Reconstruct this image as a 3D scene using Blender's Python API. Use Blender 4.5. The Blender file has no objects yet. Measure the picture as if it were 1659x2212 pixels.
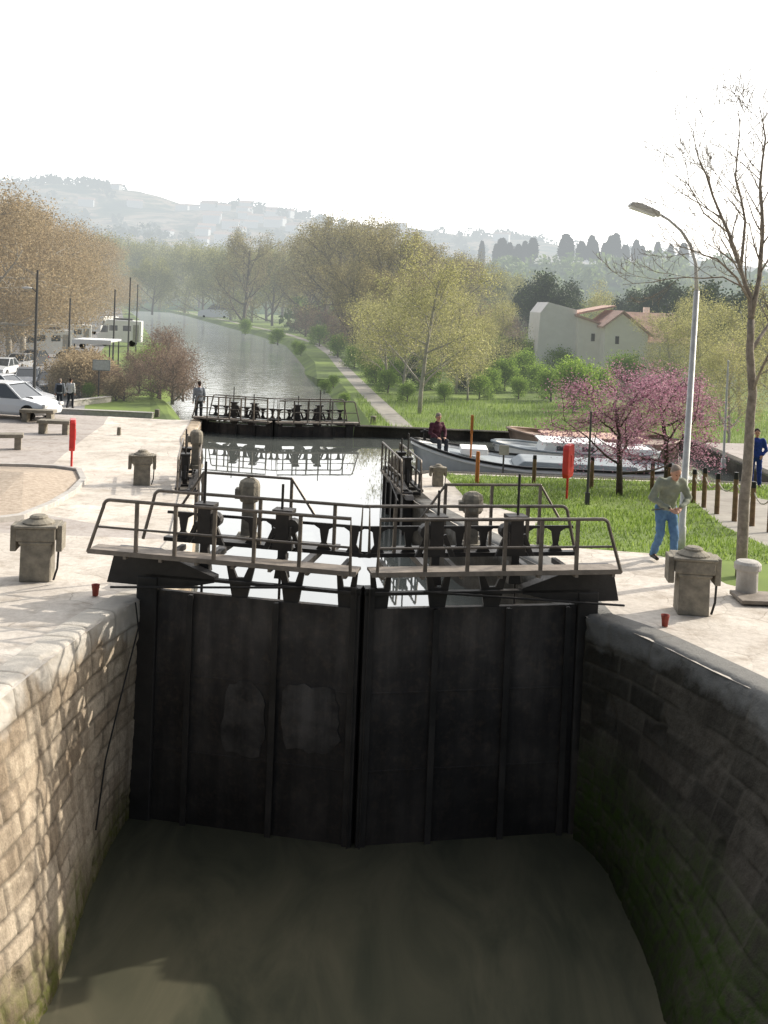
import bpy, math, random, numpy as np, bisect
from mathutils import Vector, Matrix, noise, geometry
random.seed(7); rng=np.random.default_rng(7)
scene=bpy.context.scene
# ---------------------------------------------------------------- camera
F=2268.0; CX=829.5; CY0=713.0; ROLL=0.040; PITCH=math.radians(1.6); HC=4.5
R=Matrix.Rotation(math.pi/2-PITCH,3,'X') @ Matrix.Rotation(ROLL,3,'Z')
cd=bpy.data.cameras.new("camera"); cam=bpy.data.objects.new("camera",cd)
scene.collection.objects.link(cam); scene.camera=cam
cam.matrix_world=Matrix.Translation((0,0,HC)) @ R.to_4x4()
cd.sensor_fit='VERTICAL'; cd.sensor_height=36; cd.lens=36*F/2212
cd.shift_y=(CY0-1106)/2212; cd.clip_end=9000; cd.clip_start=0.1
# survey helpers: bearing measured in the photograph -> point on a real level / the terrain
def ray(px,py): return R@Vector(((px-CX)/F,-(py-CY0)/F,-1))
def W(px,py,z):
    d=ray(px,py); t=(z-HC)/d.z; return Vector((d.x*t,d.y*t,z))
def AT(px,py,D):
    d=ray(px,py); t=D/d.y; return Vector((d.x*t,D,HC+d.z*t))
def h(x,y): return float(np.interp(y,[19,32,43,56],[0,-.6,-.7,-2.8]))
def G(px,py):
    z=-1.0
    for _ in range(40):
        p=W(px,py,z); z=.6*z+.4*h(p.x,p.y)
    return Vector((p.x,p.y,h(p.x,p.y)))
WL_LOW=-3.24; WL_MID=-1.15; WL_CAN=-3.5
# ---------------------------------------------------------------- materials
def newmat(name):
    m=bpy.data.materials.new(name); m.use_nodes=True
    nt=m.node_tree; b=nt.nodes['Principled BSDF']; out=nt.nodes['Material Output']
    return m,nt,b,out
def N(nt,t,**kw):
    n=nt.nodes.new(t)
    for k,v in kw.items(): setattr(n,k,v)
    return n
def mth(nt,op,a,b=None,clamp=False):
    n=N(nt,'ShaderNodeMath',operation=op,use_clamp=clamp)
    for i,v in enumerate((a,b)):
        if v is None: continue
        if isinstance(v,(int,float)): n.inputs[i].default_value=v
        else: nt.links.new(v,n.inputs[i])
    return n.outputs[0]
def haze(nt,out,sh):  # painted aerial haze: pale emission mixed into surfaces, stronger farther from origin
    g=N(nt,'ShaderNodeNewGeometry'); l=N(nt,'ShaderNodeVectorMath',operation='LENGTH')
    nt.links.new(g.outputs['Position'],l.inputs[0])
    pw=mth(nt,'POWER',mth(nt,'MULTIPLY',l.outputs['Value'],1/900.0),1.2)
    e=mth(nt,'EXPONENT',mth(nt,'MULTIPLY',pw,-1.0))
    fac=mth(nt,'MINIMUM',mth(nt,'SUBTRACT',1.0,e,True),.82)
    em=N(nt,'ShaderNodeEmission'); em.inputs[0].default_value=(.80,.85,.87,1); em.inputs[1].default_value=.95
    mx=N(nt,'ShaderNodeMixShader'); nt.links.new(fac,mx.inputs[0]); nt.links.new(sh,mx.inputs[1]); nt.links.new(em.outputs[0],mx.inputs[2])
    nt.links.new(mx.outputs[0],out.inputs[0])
def ramp(nt,src,stops):
    r=N(nt,'ShaderNodeValToRGB'); e=r.color_ramp.elements
    while len(e)<len(stops): e.new(.5)
    for i,(p,c) in enumerate(stops):
        e[i].position=p; e[i].color=(*c,1) if len(c)==3 else c
    nt.links.new(src,r.inputs[0]); return r.outputs[0]
def ntex(nt,co,scale,detail=6,rough=.6,dist=0):
    n=N(nt,'ShaderNodeTexNoise'); n.inputs['Scale'].default_value=scale; n.inputs['Detail'].default_value=detail
    n.inputs['Roughness'].default_value=rough; n.inputs['Distortion'].default_value=dist
    if co is not None: nt.links.new(co,n.inputs['Vector'])
    return n.outputs['Fac']
def mixc(nt,f,a,b,bt='MIX'):
    n=N(nt,'ShaderNodeMix',data_type='RGBA',blend_type=bt)
    for s,v in ((n.inputs[0],f),(n.inputs[6],a),(n.inputs[7],b)):
        if isinstance(v,(int,float)): s.default_value=v
        elif isinstance(v,tuple): s.default_value=(*v,1)
        else: nt.links.new(v,s)
    return n.outputs[2]
def M(name,c1,c2=None,scale=5,rough=.8,bump=0,metal=0,hz=False,world=False,spec=.3,bs=None):
    m,nt,b,out=newmat(name)
    if world: co=N(nt,'ShaderNodeNewGeometry').outputs['Position']
    else: co=N(nt,'ShaderNodeTexCoord').outputs['Object']
    if c2 is None: c2=tuple(x*.7 for x in c1)
    f=ntex(nt,co,scale)
    nt.links.new(ramp(nt,f,[(.33,c2),(.66,c1)]),b.inputs['Base Color'])
    b.inputs['Roughness'].default_value=rough; b.inputs['Metallic'].default_value=metal
    b.inputs['Specular IOR Level'].default_value=spec
    if bump:
        bn=N(nt,'ShaderNodeBump'); bn.inputs['Strength'].default_value=bump; bn.inputs['Distance'].default_value=.02
        nt.links.new(ntex(nt,co,bs or scale*6),bn.inputs['Height']); nt.links.new(bn.outputs[0],b.inputs['Normal'])
    if hz: haze(nt,out,b.outputs[0])
    return m
def leafmat(name,stops,trans=.35,hz=True):
    m,nt,b,out=newmat(name)
    a=N(nt,'ShaderNodeAttribute',attribute_name='rnd')
    col=ramp(nt,a.outputs['Fac'],stops)
    nt.links.new(col,b.inputs['Base Color']); b.inputs['Roughness'].default_value=.6; b.inputs['Specular IOR Level'].default_value=.2
    t=N(nt,'ShaderNodeBsdfTranslucent'); nt.links.new(col,t.inputs[0])
    mx=N(nt,'ShaderNodeMixShader'); mx.inputs[0].default_value=trans
    nt.links.new(b.outputs[0],mx.inputs[1]); nt.links.new(t.outputs[0],mx.inputs[2]); nt.links.new(mx.outputs[0],out.inputs[0])
    if hz: haze(nt,out,mx.outputs[0])
    return m
def paving(name,c1,c2,crack=1.0,sc=1.0):
    m,nt,b,out=newmat(name)
    co=N(nt,'ShaderNodeNewGeometry').outputs['Position']
    n1=ntex(nt,co,.6,5); n2=ntex(nt,co,9,8,.7); n5=ntex(nt,co,2.1,7,.7)
    dn=N(nt,'ShaderNodeTexNoise'); dn.inputs['Scale'].default_value=1.3; dn.inputs['Detail'].default_value=5; nt.links.new(co,dn.inputs['Vector'])
    vm=N(nt,'ShaderNodeVectorMath',operation='MULTIPLY_ADD'); nt.links.new(dn.outputs['Color'],vm.inputs[0]); vm.inputs[1].default_value=(.45,.45,.45); nt.links.new(co,vm.inputs[2])
    v=N(nt,'ShaderNodeTexVoronoi',feature='DISTANCE_TO_EDGE',voronoi_dimensions='2D'); v.inputs['Scale'].default_value=1.2*sc; nt.links.new(vm.outputs[0],v.inputs['Vector'])
    vc=N(nt,'ShaderNodeTexVoronoi',voronoi_dimensions='2D'); vc.inputs['Scale'].default_value=1.2*sc; nt.links.new(vm.outputs[0],vc.inputs['Vector'])
    base=ramp(nt,n1,[(.3,c2),(.7,c1)])
    base=mixc(nt,.55,base,ramp(nt,n2,[(.25,(.42,.40,.37)),(.7,(1,1,1))]),'MULTIPLY')
    base=mixc(nt,.6,base,ramp(nt,n5,[(.33,(.55,.50,.44)),(.5,(1,1,1))]),'MULTIPLY')
    sep=N(nt,'ShaderNodeSeparateColor'); nt.links.new(vc.outputs['Color'],sep.inputs[0])
    base=mixc(nt,.3*crack,base,ramp(nt,sep.outputs[0],[(0,(.55,.5,.45)),(1,(1.1,1.08,1.05))]),'MULTIPLY')
    cr=ramp(nt,v.outputs['Distance'],[(.0,(.35,.32,.27)),(.018,(1,1,1))])
    cm=mth(nt,'MULTIPLY',ramp(nt,ntex(nt,co,.9,3),[(.42,(.15,)*3),(.58,(1,1,1))]),.6*crack)
    base=mixc(nt,cm,base,cr,'MULTIPLY')
    nt.links.new(base,b.inputs['Base Color']); b.inputs['Roughness'].default_value=.85; b.inputs['Specular IOR Level'].default_value=.25
    bn=N(nt,'ShaderNodeBump'); bn.inputs['Strength'].default_value=.5; bn.inputs['Distance'].default_value=.02
    hh=mth(nt,'ADD',mth(nt,'MULTIPLY',mth(nt,'MINIMUM',v.outputs['Distance'],.05),4*crack),mth(nt,'ADD',n2,n5))
    nt.links.new(hh,bn.inputs['Height']); nt.links.new(bn.outputs[0],b.inputs['Normal'])
    return m
def water(name,c,rough,bsc,bst,stretch=(1,1,1),hz=False,ior=1.4,big=.5,bd=.02,c2=None):
    m,nt,b,out=newmat(name)
    co=N(nt,'ShaderNodeNewGeometry').outputs['Position']
    mp=N(nt,'ShaderNodeMapping'); mp.inputs['Scale'].default_value=stretch; nt.links.new(co,mp.inputs[0])
    f=ntex(nt,mp.outputs[0],bsc,3,.5)
    m2=N(nt,'ShaderNodeMapping'); m2.inputs['Scale'].default_value=(1,.35,1); m2.inputs['Rotation'].default_value=(0,0,.5); nt.links.new(co,m2.inputs[0])
    bg_=ntex(nt,m2.outputs[0],big,5,.6,1.2)
    nt.links.new(ramp(nt,bg_,[(.32,c2 or tuple(x*.65 for x in c)),(.68,c)]),b.inputs['Base Color'])
    b.inputs['Roughness'].default_value=rough; b.inputs['IOR'].default_value=ior; b.inputs['Specular IOR Level'].default_value=.5
    bn=N(nt,'ShaderNodeBump'); bn.inputs['Strength'].default_value=bst; bn.inputs['Distance'].default_value=bd
    nt.links.new(f,bn.inputs['Height']); nt.links.new(bn.outputs[0],b.inputs['Normal'])
    if hz: haze(nt,out,b.outputs[0])
    return m
def wallmat(name,c1,c2,moss,mossh,cap,stain=.45,mortar=(.10,.085,.065),mf_=.8):
    m,nt,b,out=newmat(name)
    co=N(nt,'ShaderNodeNewGeometry').outputs['Position']
    a=N(nt,'ShaderNodeAttribute',attribute_name='tone'); j=N(nt,'ShaderNodeAttribute',attribute_name='joint')
    n2=ntex(nt,co,7,8,.75); n3=ntex(nt,co,1.2,6,.6); n4=ntex(nt,co,45,4,.7)
    mp=N(nt,'ShaderNodeMapping'); mp.inputs['Scale'].default_value=(3.2,3.2,.3); nt.links.new(co,mp.inputs[0]); n6=ntex(nt,mp.outputs[0],1.0,6,.65)
    base=ramp(nt,a.outputs['Fac'],[(0,c2),(1,c1)])
    base=mixc(nt,.6,base,ramp(nt,n2,[(.3,(.35,.32,.30)),(.6,(1.1,1.08,1.05))]),'MULTIPLY')
    base=mixc(nt,.45,base,ramp(nt,n4,[(.3,(.3,.3,.3)),(.6,(1,1,1))]),'MULTIPLY')
    base=mixc(nt,stain,base,ramp(nt,n6,[(.42,(.30,.26,.22)),(.54,(1,1,1))]),'MULTIPLY')
    sp=N(nt,'ShaderNodeSeparateXYZ'); nt.links.new(co,sp.inputs[0])
    zc=mth(nt,'ADD',sp.outputs[2],mth(nt,'MULTIPLY',mth(nt,'SUBTRACT',n3,.5),1.2))
    capf=ramp(nt,mth(nt,'ADD',zc,1.0),[(.6,(0,0,0)),(.85,(1,1,1))])
    base=mixc(nt,capf,base,mixc(nt,n2,tuple(x*.55 for x in cap),cap))
    base=mixc(nt,mth(nt,'MULTIPLY',j.outputs['Fac'],mf_),base,mortar)
    mf=ramp(nt,mth(nt,'MULTIPLY',mth(nt,'SUBTRACT',mossh,zc),.8),[(0,(0,0,0)),(.7,(1,1,1))])
    mf2=mth(nt,'MULTIPLY',mf,ramp(nt,n2,[(.42,(.2,)*3),(.56,(1,1,1))]))
    base=mixc(nt,mf2,base,moss)
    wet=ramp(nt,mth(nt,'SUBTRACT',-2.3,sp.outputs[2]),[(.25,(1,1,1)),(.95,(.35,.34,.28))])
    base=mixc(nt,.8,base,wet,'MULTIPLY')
    nt.links.new(base,b.inputs['Base Color']); b.inputs['Roughness'].default_value=.88; b.inputs['Specular IOR Level'].default_value=.2
    bn=N(nt,'ShaderNodeBump'); bn.inputs['Strength'].default_value=.8; bn.inputs['Distance'].default_value=.025
    nt.links.new(mth(nt,'ADD',n2,mth(nt,'MULTIPLY',n4,.4)),bn.inputs['Height']); nt.links.new(bn.outputs[0],b.inputs['Normal'])
    return m
def panelmat(name,pale=False):
    m,nt,b,out=newmat(name)
    co=N(nt,'ShaderNodeTexCoord').outputs['Object']
    n1=ntex(nt,co,.7 if not pale else 2.2,6,.6); n2=ntex(nt,co,8,6,.7)
    mp=N(nt,'ShaderNodeMapping'); mp.inputs['Scale'].default_value=(4,4,.4); nt.links.new(co,mp.inputs[0]); n3=ntex(nt,mp.outputs[0],1.2,6,.6)
    st=[(.36,(.030,.029,.031)),(.5,(.062,.057,.055)),(.64,(.12,.108,.10))] if not pale else [(.34,(.045,.043,.044)),(.48,(.10,.095,.092)),(.64,(.15,.142,.138))]
    base=ramp(nt,n1,st)
    base=mixc(nt,.6,base,ramp(nt,n3,[(.4,(.4,.38,.37)),(.6,(1.1,1.05,1.0))]),'MULTIPLY')
    base=mixc(nt,.25,base,ramp(nt,n2,[(.5,(.03,.027,.025)),(.7,(.16,.115,.08))]))
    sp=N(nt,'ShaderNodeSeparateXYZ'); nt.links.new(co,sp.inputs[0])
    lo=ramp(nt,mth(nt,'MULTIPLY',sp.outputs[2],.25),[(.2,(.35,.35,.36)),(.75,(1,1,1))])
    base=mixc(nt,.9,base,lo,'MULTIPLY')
    nt.links.new(base,b.inputs['Base Color']); b.inputs['Roughness'].default_value=.6; b.inputs['Specular IOR Level'].default_value=.3
    bn=N(nt,'ShaderNodeBump'); bn.inputs['Strength'].default_value=.25; bn.inputs['Distance'].default_value=.02; nt.links.new(n2,bn.inputs['Height']); nt.links.new(bn.outputs[0],b.inputs['Normal'])
    return m
m_pave=paving("stone_paving",(.74,.69,.62),(.58,.53,.47))
m_plaza=paving("plaza_concrete",(.50,.455,.42),(.40,.36,.33),.1,.3)
m_asph=M("asphalt",(.27,.26,.255),(.20,.195,.19),.8,.9,.3,world=True,hz=True)
m_dirt=M("path_earth",(.36,.335,.29),(.25,.23,.20),1.5,.95,.5,world=True,hz=True)
m_gravel=M("gravel_sand",(.48,.40,.32),(.32,.26,.20),9,.95,.8,world=True,bs=60)
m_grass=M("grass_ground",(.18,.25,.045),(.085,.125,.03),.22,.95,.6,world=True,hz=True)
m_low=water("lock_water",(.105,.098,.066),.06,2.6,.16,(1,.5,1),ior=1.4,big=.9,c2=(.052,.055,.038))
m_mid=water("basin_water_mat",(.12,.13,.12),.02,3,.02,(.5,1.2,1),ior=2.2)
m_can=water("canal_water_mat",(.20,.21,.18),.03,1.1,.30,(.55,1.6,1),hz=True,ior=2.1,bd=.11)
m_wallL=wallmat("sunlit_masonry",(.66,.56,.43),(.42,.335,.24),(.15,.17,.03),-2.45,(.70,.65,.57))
m_wallR=wallmat("shade_tinted_masonry",(.10,.09,.073),(.045,.042,.034),(.035,.058,.010),-1.5,(.24,.235,.22),.3,(.15,.135,.11),.5)  # same stone as left wall, shade painted into a darker base; moss is real
m_steel=M("black_gate_steel",(.05,.045,.042),(.02,.019,.018),1.6,.55,.25,.1,spec=.4)
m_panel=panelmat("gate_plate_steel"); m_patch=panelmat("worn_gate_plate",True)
m_rail=M("weathered_rail_steel",(.20,.17,.14),(.10,.085,.07),6,.5,.2,.3,spec=.5)
m_plank=M("walkway_plate",(.28,.24,.20),(.17,.145,.12),5,.75,.3)
m_conc=M("aged_concrete",(.30,.27,.215),(.16,.145,.12),6,.9,.6)
m_concl=M("pale_concrete",(.50,.475,.44),(.36,.34,.31),5,.9,.4)
m_red=M("red_paint",(.66,.035,.03),(.52,.025,.02),4,.4,spec=.5)
m_rust=M("rusty_red",(.33,.07,.05),(.2,.045,.03),20,.7)
m_orange=M("orange_paint",(.55,.2,.05),(.4,.14,.04),6,.6)
m_galv=M("galvanised_pole",(.55,.55,.54),(.42,.42,.415),8,.5,metal=.1)
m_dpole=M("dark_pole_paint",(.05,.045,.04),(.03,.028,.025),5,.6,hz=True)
m_wood=M("post_wood",(.24,.16,.085),(.13,.085,.05),8,.85,.5)
m_black=M("black_paint",(.02,.02,.02),(.012,.012,.012),5,.5)
m_rope=M("rope",(.5,.46,.38),(.35,.32,.26),20,.9)
m_white=M("white_paint",(.84,.84,.82),(.76,.76,.74),2,.35,spec=.5,hz=True)
m_glass=M("dark_glass",(.03,.035,.04),(.02,.025,.03),2,.08,spec=.8,hz=True)
m_hull=M("grey_white_hull",(.58,.60,.60),(.42,.44,.44),1.2,.45,spec=.5)
m_brownb=M("brown_barge_paint",(.34,.25,.19),(.24,.17,.13),2,.6)
m_bluegrey=M("bluegrey_canvas",(.30,.33,.35),(.22,.25,.27),2,.8)
m_bark=M("bark",(.16,.135,.105),(.09,.075,.06),9,.95,.6,hz=True)
m_barkp=M("pale_bark",(.42,.39,.33),(.27,.24,.20),4,.9,.4,hz=True)
m_barkf=M("grey_bark",(.32,.28,.235),(.17,.145,.12),10,.95,.6)
m_barkd=M("dark_bark",(.10,.08,.065),(.05,.04,.032),10,.95,.6)
m_stucco=M("house_stucco",(.88,.82,.75),(.80,.74,.67),1,.9,hz=True)
m_stucco2=M("house_render_grey",(.80,.76,.73),(.72,.68,.65),1,.9,hz=True)
m_tile=M("roof_tile",(.58,.39,.31),(.40,.26,.20),2,.9,.5,hz=True)
m_skin=M("skin",(.52,.30,.21),(.45,.24,.165),12,.55)
m_shoe=M("shoe_leather",(.03,.025,.02),None,9,.5)
m_lens=M("eye_dark",(.02,.015,.01),None,9,.2)
m_lip=M("lips",(.30,.10,.08),None,9,.5)
m_tyre=M("tyre_rubber",(.02,.02,.02),None,9,.85)
m_rim=M("wheel_rim",(.4,.4,.42),None,9,.3,metal=.7)
m_lampred=M("tail_lamp",(.4,.02,.02),None,4,.3)
m_lampw=M("head_lamp",(.7,.7,.7),None,4,.2)
# ---------------------------------------------------------------- mesh builder
class MB:
    def __init__(s): s.v=[];s.f=[];s.m=[]
    def add(s,v,f,mi=0):
        o=len(s.v); s.v.extend(tuple(x) for x in v); s.f.extend(tuple(i+o for i in q) for q in f); s.m.extend([mi]*len(f)); return s
    def box(s,c,d,rot=None,mi=0,taper=1.0):
        x,y,z=d[0]/2,d[1]/2,d[2]/2; t=taper
        vs=[Vector(p) for p in ((-x,-y,-z),(x,-y,-z),(x,y,-z),(-x,y,-z),(-x*t,-y*t,z),(x*t,-y*t,z),(x*t,y*t,z),(-x*t,y*t,z))]
        if rot is not None: vs=[rot@v for v in vs]
        c=Vector(c); return s.add([v+c for v in vs],[(0,3,2,1),(4,5,6,7),(0,1,5,4),(1,2,6,5),(2,3,7,6),(3,0,4,7)],mi)
    def tube(s,pts,r,n=8,mi=0,caps=True):
        pts=[Vector(p) for p in pts]; k=len(pts)
        if not hasattr(r,'__len__'): r=[r]*k
        vs=[];fs=[];u=None
        for i,p in enumerate(pts):
            t=(pts[min(i+1,k-1)]-pts[max(i-1,0)])
            if t.length<1e-9: t=Vector((0,0,1))
            t.normalize()
            if u is None:
                u=t.cross(Vector((0,0,1)) if abs(t.z)<.9 else Vector((1,0,0))).normalized()
            else:
                u=(u-t*u.dot(t)); u=u.normalized() if u.length>1e-6 else t.orthogonal().normalized()
            w=t.cross(u)
            for j in range(n):
                a=2*math.pi*j/n; vs.append(p+(u*math.cos(a)+w*math.sin(a))*r[i])
        for i in range(k-1):
            for j in range(n):
                a=i*n+j;b=i*n+(j+1)%n; fs.append((a,b,b+n,a+n))
        if caps: fs.append(tuple(range(n-1,-1,-1))); fs.append(tuple(range((k-1)*n,k*n)))
        return s.add(vs,fs,mi)
    def ell(s,c,r,rot=None,seg=12,rings=8,mi=0):
        c=Vector(c); vs=[];fs=[]
        if not hasattr(r,'__len__'): r=(r,r,r)
        for i in range(1,rings):
            ph=math.pi*i/rings
            for j in range(seg):
                th=2*math.pi*j/seg
                v=Vector((r[0]*math.sin(ph)*math.cos(th),r[1]*math.sin(ph)*math.sin(th),r[2]*math.cos(ph)))
                if rot is not None: v=rot@v
                vs.append(c+v)
        t=Vector((0,0,r[2])); b=-t
        if rot is not None: t=rot@t;b=rot@b
        vs+= [c+t,c+b]; nt_=len(vs)-2
        for i in range(rings-2):
            for j in range(seg):
                a=i*seg+j;bb=i*seg+(j+1)%seg; fs.append((a,a+seg,bb+seg,bb))
        for j in range(seg):
            fs.append((nt_,j,(j+1)%seg)); l=(rings-2)*seg; fs.append((nt_+1,l+(j+1)%seg,l+j))
        return s.add(vs,fs,mi)
    def ext(s,poly,vec,mi=0):
        n=len(poly); vec=Vector(vec); a=[Vector(p) for p in poly]; vs=a+[p+vec for p in a]
        fs=[tuple(range(n-1,-1,-1)),tuple(range(n,2*n))]+[(i,(i+1)%n,(i+1)%n+n,i+n) for i in range(n)]
        return s.add(vs,fs,mi)
    def lathe(s,prof,n=16,c=(0,0,0),mi=0):
        c=Vector(c); vs=[];fs=[]
        for r,z in prof:
            for j in range(n):
                a=2*math.pi*j/n; vs.append(c+Vector((r*math.cos(a),r*math.sin(a),z)))
        for i in range(len(prof)-1):
            for j in range(n):
                a=i*n+j;b=i*n+(j+1)%n; fs.append((a,b,b+n,a+n))
        fs.append(tuple(range(n-1,-1,-1))); k=len(prof)-1; fs.append(tuple(range(k*n,k*n+n)))
        return s.add(vs,fs,mi)
    def obj(s,name,mats,parent=None,smooth=False,bevel=0,loc=None,rotz=0):
        me=bpy.data.meshes.new(name); me.from_pydata(s.v,[],s.f); 
        if not isinstance(mats,(list,tuple)): mats=[mats]
        for m in mats: me.materials.append(m)
        if len(mats)>1: me.polygons.foreach_set('material_index',s.m)
        if smooth: me.polygons.foreach_set('use_smooth',[True]*len(s.f))
        me.update(); o=bpy.data.objects.new(name,me); scene.collection.objects.link(o)
        if parent: o.parent=parent
        if loc is not None: o.location=loc
        o.rotation_euler[2]=rotz
        if bevel:
            b=o.modifiers.new("bevel",'BEVEL'); b.width=bevel; b.segments=2; b.limit_method='ANGLE'
        return o
def tag(o,label,cat,group=None):
    o["label"]=label; o["category"]=cat
    if group: o["group"]=group
    return o
def thing(name,label,cat,loc=(0,0,0),rotz=0,group=None):
    e=bpy.data.objects.new(name,None); scene.collection.objects.link(e); e.location=loc; e.rotation_euler[2]=rotz; e.empty_display_size=.2
    return tag(e,label,cat,group)
def dup(src,loc,rotz=0,scale=1,label=None,mats=None):
    def cp(o,par):
        c=o.copy(); scene.collection.objects.link(c)
        if par: c.parent=par
        for ch in o.children: cp(ch,c)
        return c
    c=cp(src,None); c.location=loc; c.rotation_euler[2]=rotz
    c.scale=(scale,)*3 if not hasattr(scale,'__len__') else scale
    if label: c["label"]=label
    return c
def setrnd(o,n=None):
    me=o.data; a=me.attributes.new('rnd','FLOAT','FACE'); a.data.foreach_set('value',rng.random(len(me.polygons)).astype(np.float32))
def struct(o): o["kind"]="structure"; return o
def stuff(o): o["kind"]="stuff"; return o
# ---------------------------------------------------------------- light
SAZ=math.radians(60); SEL=math.radians(28)
sd=Vector((math.sin(SAZ)*math.cos(SEL),math.cos(SAZ)*math.cos(SEL),math.sin(SEL)))
sl=bpy.data.lights.new("sun",'SUN'); sl.energy=5.0; sl.angle=math.radians(.5); sl.color=(1,.93,.82)
so=bpy.data.objects.new("sun",sl); scene.collection.objects.link(so); so.rotation_euler=sd.to_track_quat('Z','Y').to_euler(); so.location=(30,30,40)
wd=bpy.data.worlds.new("World"); scene.world=wd; wd.use_nodes=True; nt=wd.node_tree
bg=nt.nodes['Background']; wo=nt.nodes['World Output']
sky=N(nt,'ShaderNodeTexSky',sky_type='NISHITA'); sky.sun_disc=False; sky.sun_elevation=SEL; sky.sun_rotation=SAZ; sky.dust_density=4; sky.air_density=1.2
nt.links.new(sky.outputs[0],bg.inputs[0]); bg.inputs[1].default_value=.08
tc=N(nt,'ShaderNodeTexCoord'); dt=N(nt,'ShaderNodeVectorMath',operation='DOT_PRODUCT'); nt.links.new(tc.outputs['Generated'],dt.inputs[0])
gd=Vector((.25,.9,.25)).normalized(); dt.inputs[1].default_value=gd
mr=N(nt,'ShaderNodeMapRange',interpolation_type='SMOOTHSTEP'); nt.links.new(dt.outputs['Value'],mr.inputs[0])
mr.inputs[1].default_value=-.1; mr.inputs[2].default_value=.95; mr.inputs[3].default_value=.15; mr.inputs[4].default_value=2.1
bg2=N(nt,'ShaderNodeBackground'); bg2.inputs[0].default_value=(1,.985,.965,1); nt.links.new(mr.outputs[0],bg2.inputs[1])
ad=N(nt,'ShaderNodeAddShader'); nt.links.new(bg.outputs[0],ad.inputs[0]); nt.links.new(bg2.outputs[0],ad.inputs[1]); nt.links.new(ad.outputs[0],wo.inputs[0])
scene.view_settings.view_transform='Standard'; scene.view_settings.look='None'; scene.view_settings.exposure=0
# ---------------------------------------------------------------- plan of the canal
xy=lambda p:(p[0],p[1])
leftNear=[(-5.7,-8),(-5.6,2),(-5.0,7.5)]+[xy(W(a,b,0)) for a,b in ((0,1512),(60,1462),(150,1392),(245,1325),(330,1283))]
gL=Vector(leftNear[-1]); 
rightNear=[(7.5,-8),(7.0,2),(6.2,7.5)]+[xy(W(a,b,0)) for a,b in ((1659,1505),(1540,1450),(1430,1395),(1330,1350),(1268,1335))]
gR=Vector(rightNear[-1])
leftFar=[(gL.x-.05,19),(-4.3,25),(-5.4,31),(-6.6,37),(-7.3,43)]
rightFar=[(gR.x-.2,18),(1.9,21),(.9,25),(.45,28.5),(.5,30.3),(1.4,31.6)]
BX=12.5
sideB=[(BX,32.0),(BX,43.7),(-1.2,43.2)]
hole=leftNear+leftFar+[(-1.2,43)]+sideB[::-1][1:]+rightFar[::-1]+rightNear[::-1]
canL=[(-7.6,43.6),(-9,55)]+[xy(W(a,b,WL_CAN)) for a,b in ((375,870),(372,820),(362,775),(338,735),(318,708),(304,688),(278,668),(244,656))]
canR=[(-1.1,43.6),(-2.2,60)]+[xy(W(a,b,WL_CAN)) for a,b in ((706,872),(684,835),(646,795),(622,762),(608,746),(556,727),(500,711),(450,697),(400,683),(330,668),(280,659),(246,652))]
def offs(line,d):
    out=[]
    for i,p in enumerate(line):
        a=Vector(line[max(i-1,0)]);b=Vector(line[min(i+1,len(line)-1)]); t=(b-a).normalized(); n=Vector((-t.y,t.x)); q=Vector(p)+n*d; out.append((q.x,q.y))
    return out
canal_in=canL+canR[::-1]
outL=offs(canL,1.8); outR=offs(canR,-1.8); outL[0]=(-9,43.9); outR[0]=(.2,44.9)
canal_out=outL+outR[::-1]
pathc=[xy(G(a,b)) for a,b in ((872,925),(838,892),(800,855),(768,822),(742,795),(716,765),(682,742),(622,722),(540,704),(470,688),(400,674),(320,659),(250,648))]
path_poly=offs(pathc,.65)+offs(pathc,-.65)[::-1]
plazaL=[(-70,-40),(-2,-40),(-2,43),(-7.4,43.2),(-9.5,50),(-14,56),(-70,56)]
roadL=[(-95,56),(-16,56),(-21,75),(-30,110),(-37,140),(-64,258),(-108,430),(-125,430),(-88,200),(-95,110)]
paveR=[(0,-40),(45,-40),(45,12),xy(W(1659,1282,0)),xy(W(1570,1262,0)),xy(W(1480,1215,0)),xy(W(1400,1192,0)),xy(W(1250,1180,0)),xy(W(1120,1168,0)),(3.6,23),(2.2,26),(1.9,30.9),(BX+.5,31.4),(BX+.5,31.9),(1.5,31.3),(0,30)]
dirtR=[xy(G(a,b)) for a,b in ((1475,1062),(1560,1058),(1700,1090),(1800,1200),(1659,1180),(1560,1135))]
sandR=[(BX+.5,32),(45,31),(60,48),(45,60),(20,58),(BX+.5,46)]
def inside(poly,x,y):
    c=False; n=len(poly); j=n-1
    for i in range(n):
        xi,yi=poly[i];xj,yj=poly[j]
        if (yi>y)!=(yj>y) and x<(xj-xi)*(y-yi)/(yj-yi)+xi: c=not c
        j=i
    return c
V2=[];E2=[];inner=set()
def addp(poly,mark=False):
    o=len(V2); n=len(poly)
    for p in poly: V2.append(Vector((p[0],p[1])))
    for i in range(n): E2.append((o+i,o+(i+1)%n))
    if mark: inner.update(range(o,o+n))
addp(hole); addp(canal_in,True)
for p in (canal_out,path_poly,plazaL,roadL,paveR,dirtR,sandR): addp(p)
addp([(-4500,-80),(4500,-80),(4500,5000),(-4500,5000)])
ys=[-70,-30,-5,5,12,19,22,25,28,32,36,40,43.01,47,51,56,62,70,80,95,115,140,175,220,280,360,480,650,900,1400,2500]
for y in ys:
    w=abs(y)*1.1+45
    for x in np.linspace(-w,w,26): V2.append(Vector((float(x)+random.uniform(-.3,.3),y)))
res=geometry.delaunay_2d_cdt(V2,E2,[],0,1e-4)
vv,ff,orig=res[0],res[2],res[3]
Z=[]
for i,p in enumerate(vv):
    z=h(p.x,p.y)
    if any(o in inner for o in orig[i]): z=-3.9
    Z.append(z)
groups={k:[] for k in ("ground","quay_pavement","plaza_pavement","road","towpath","footpath","basin_quay")}
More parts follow.
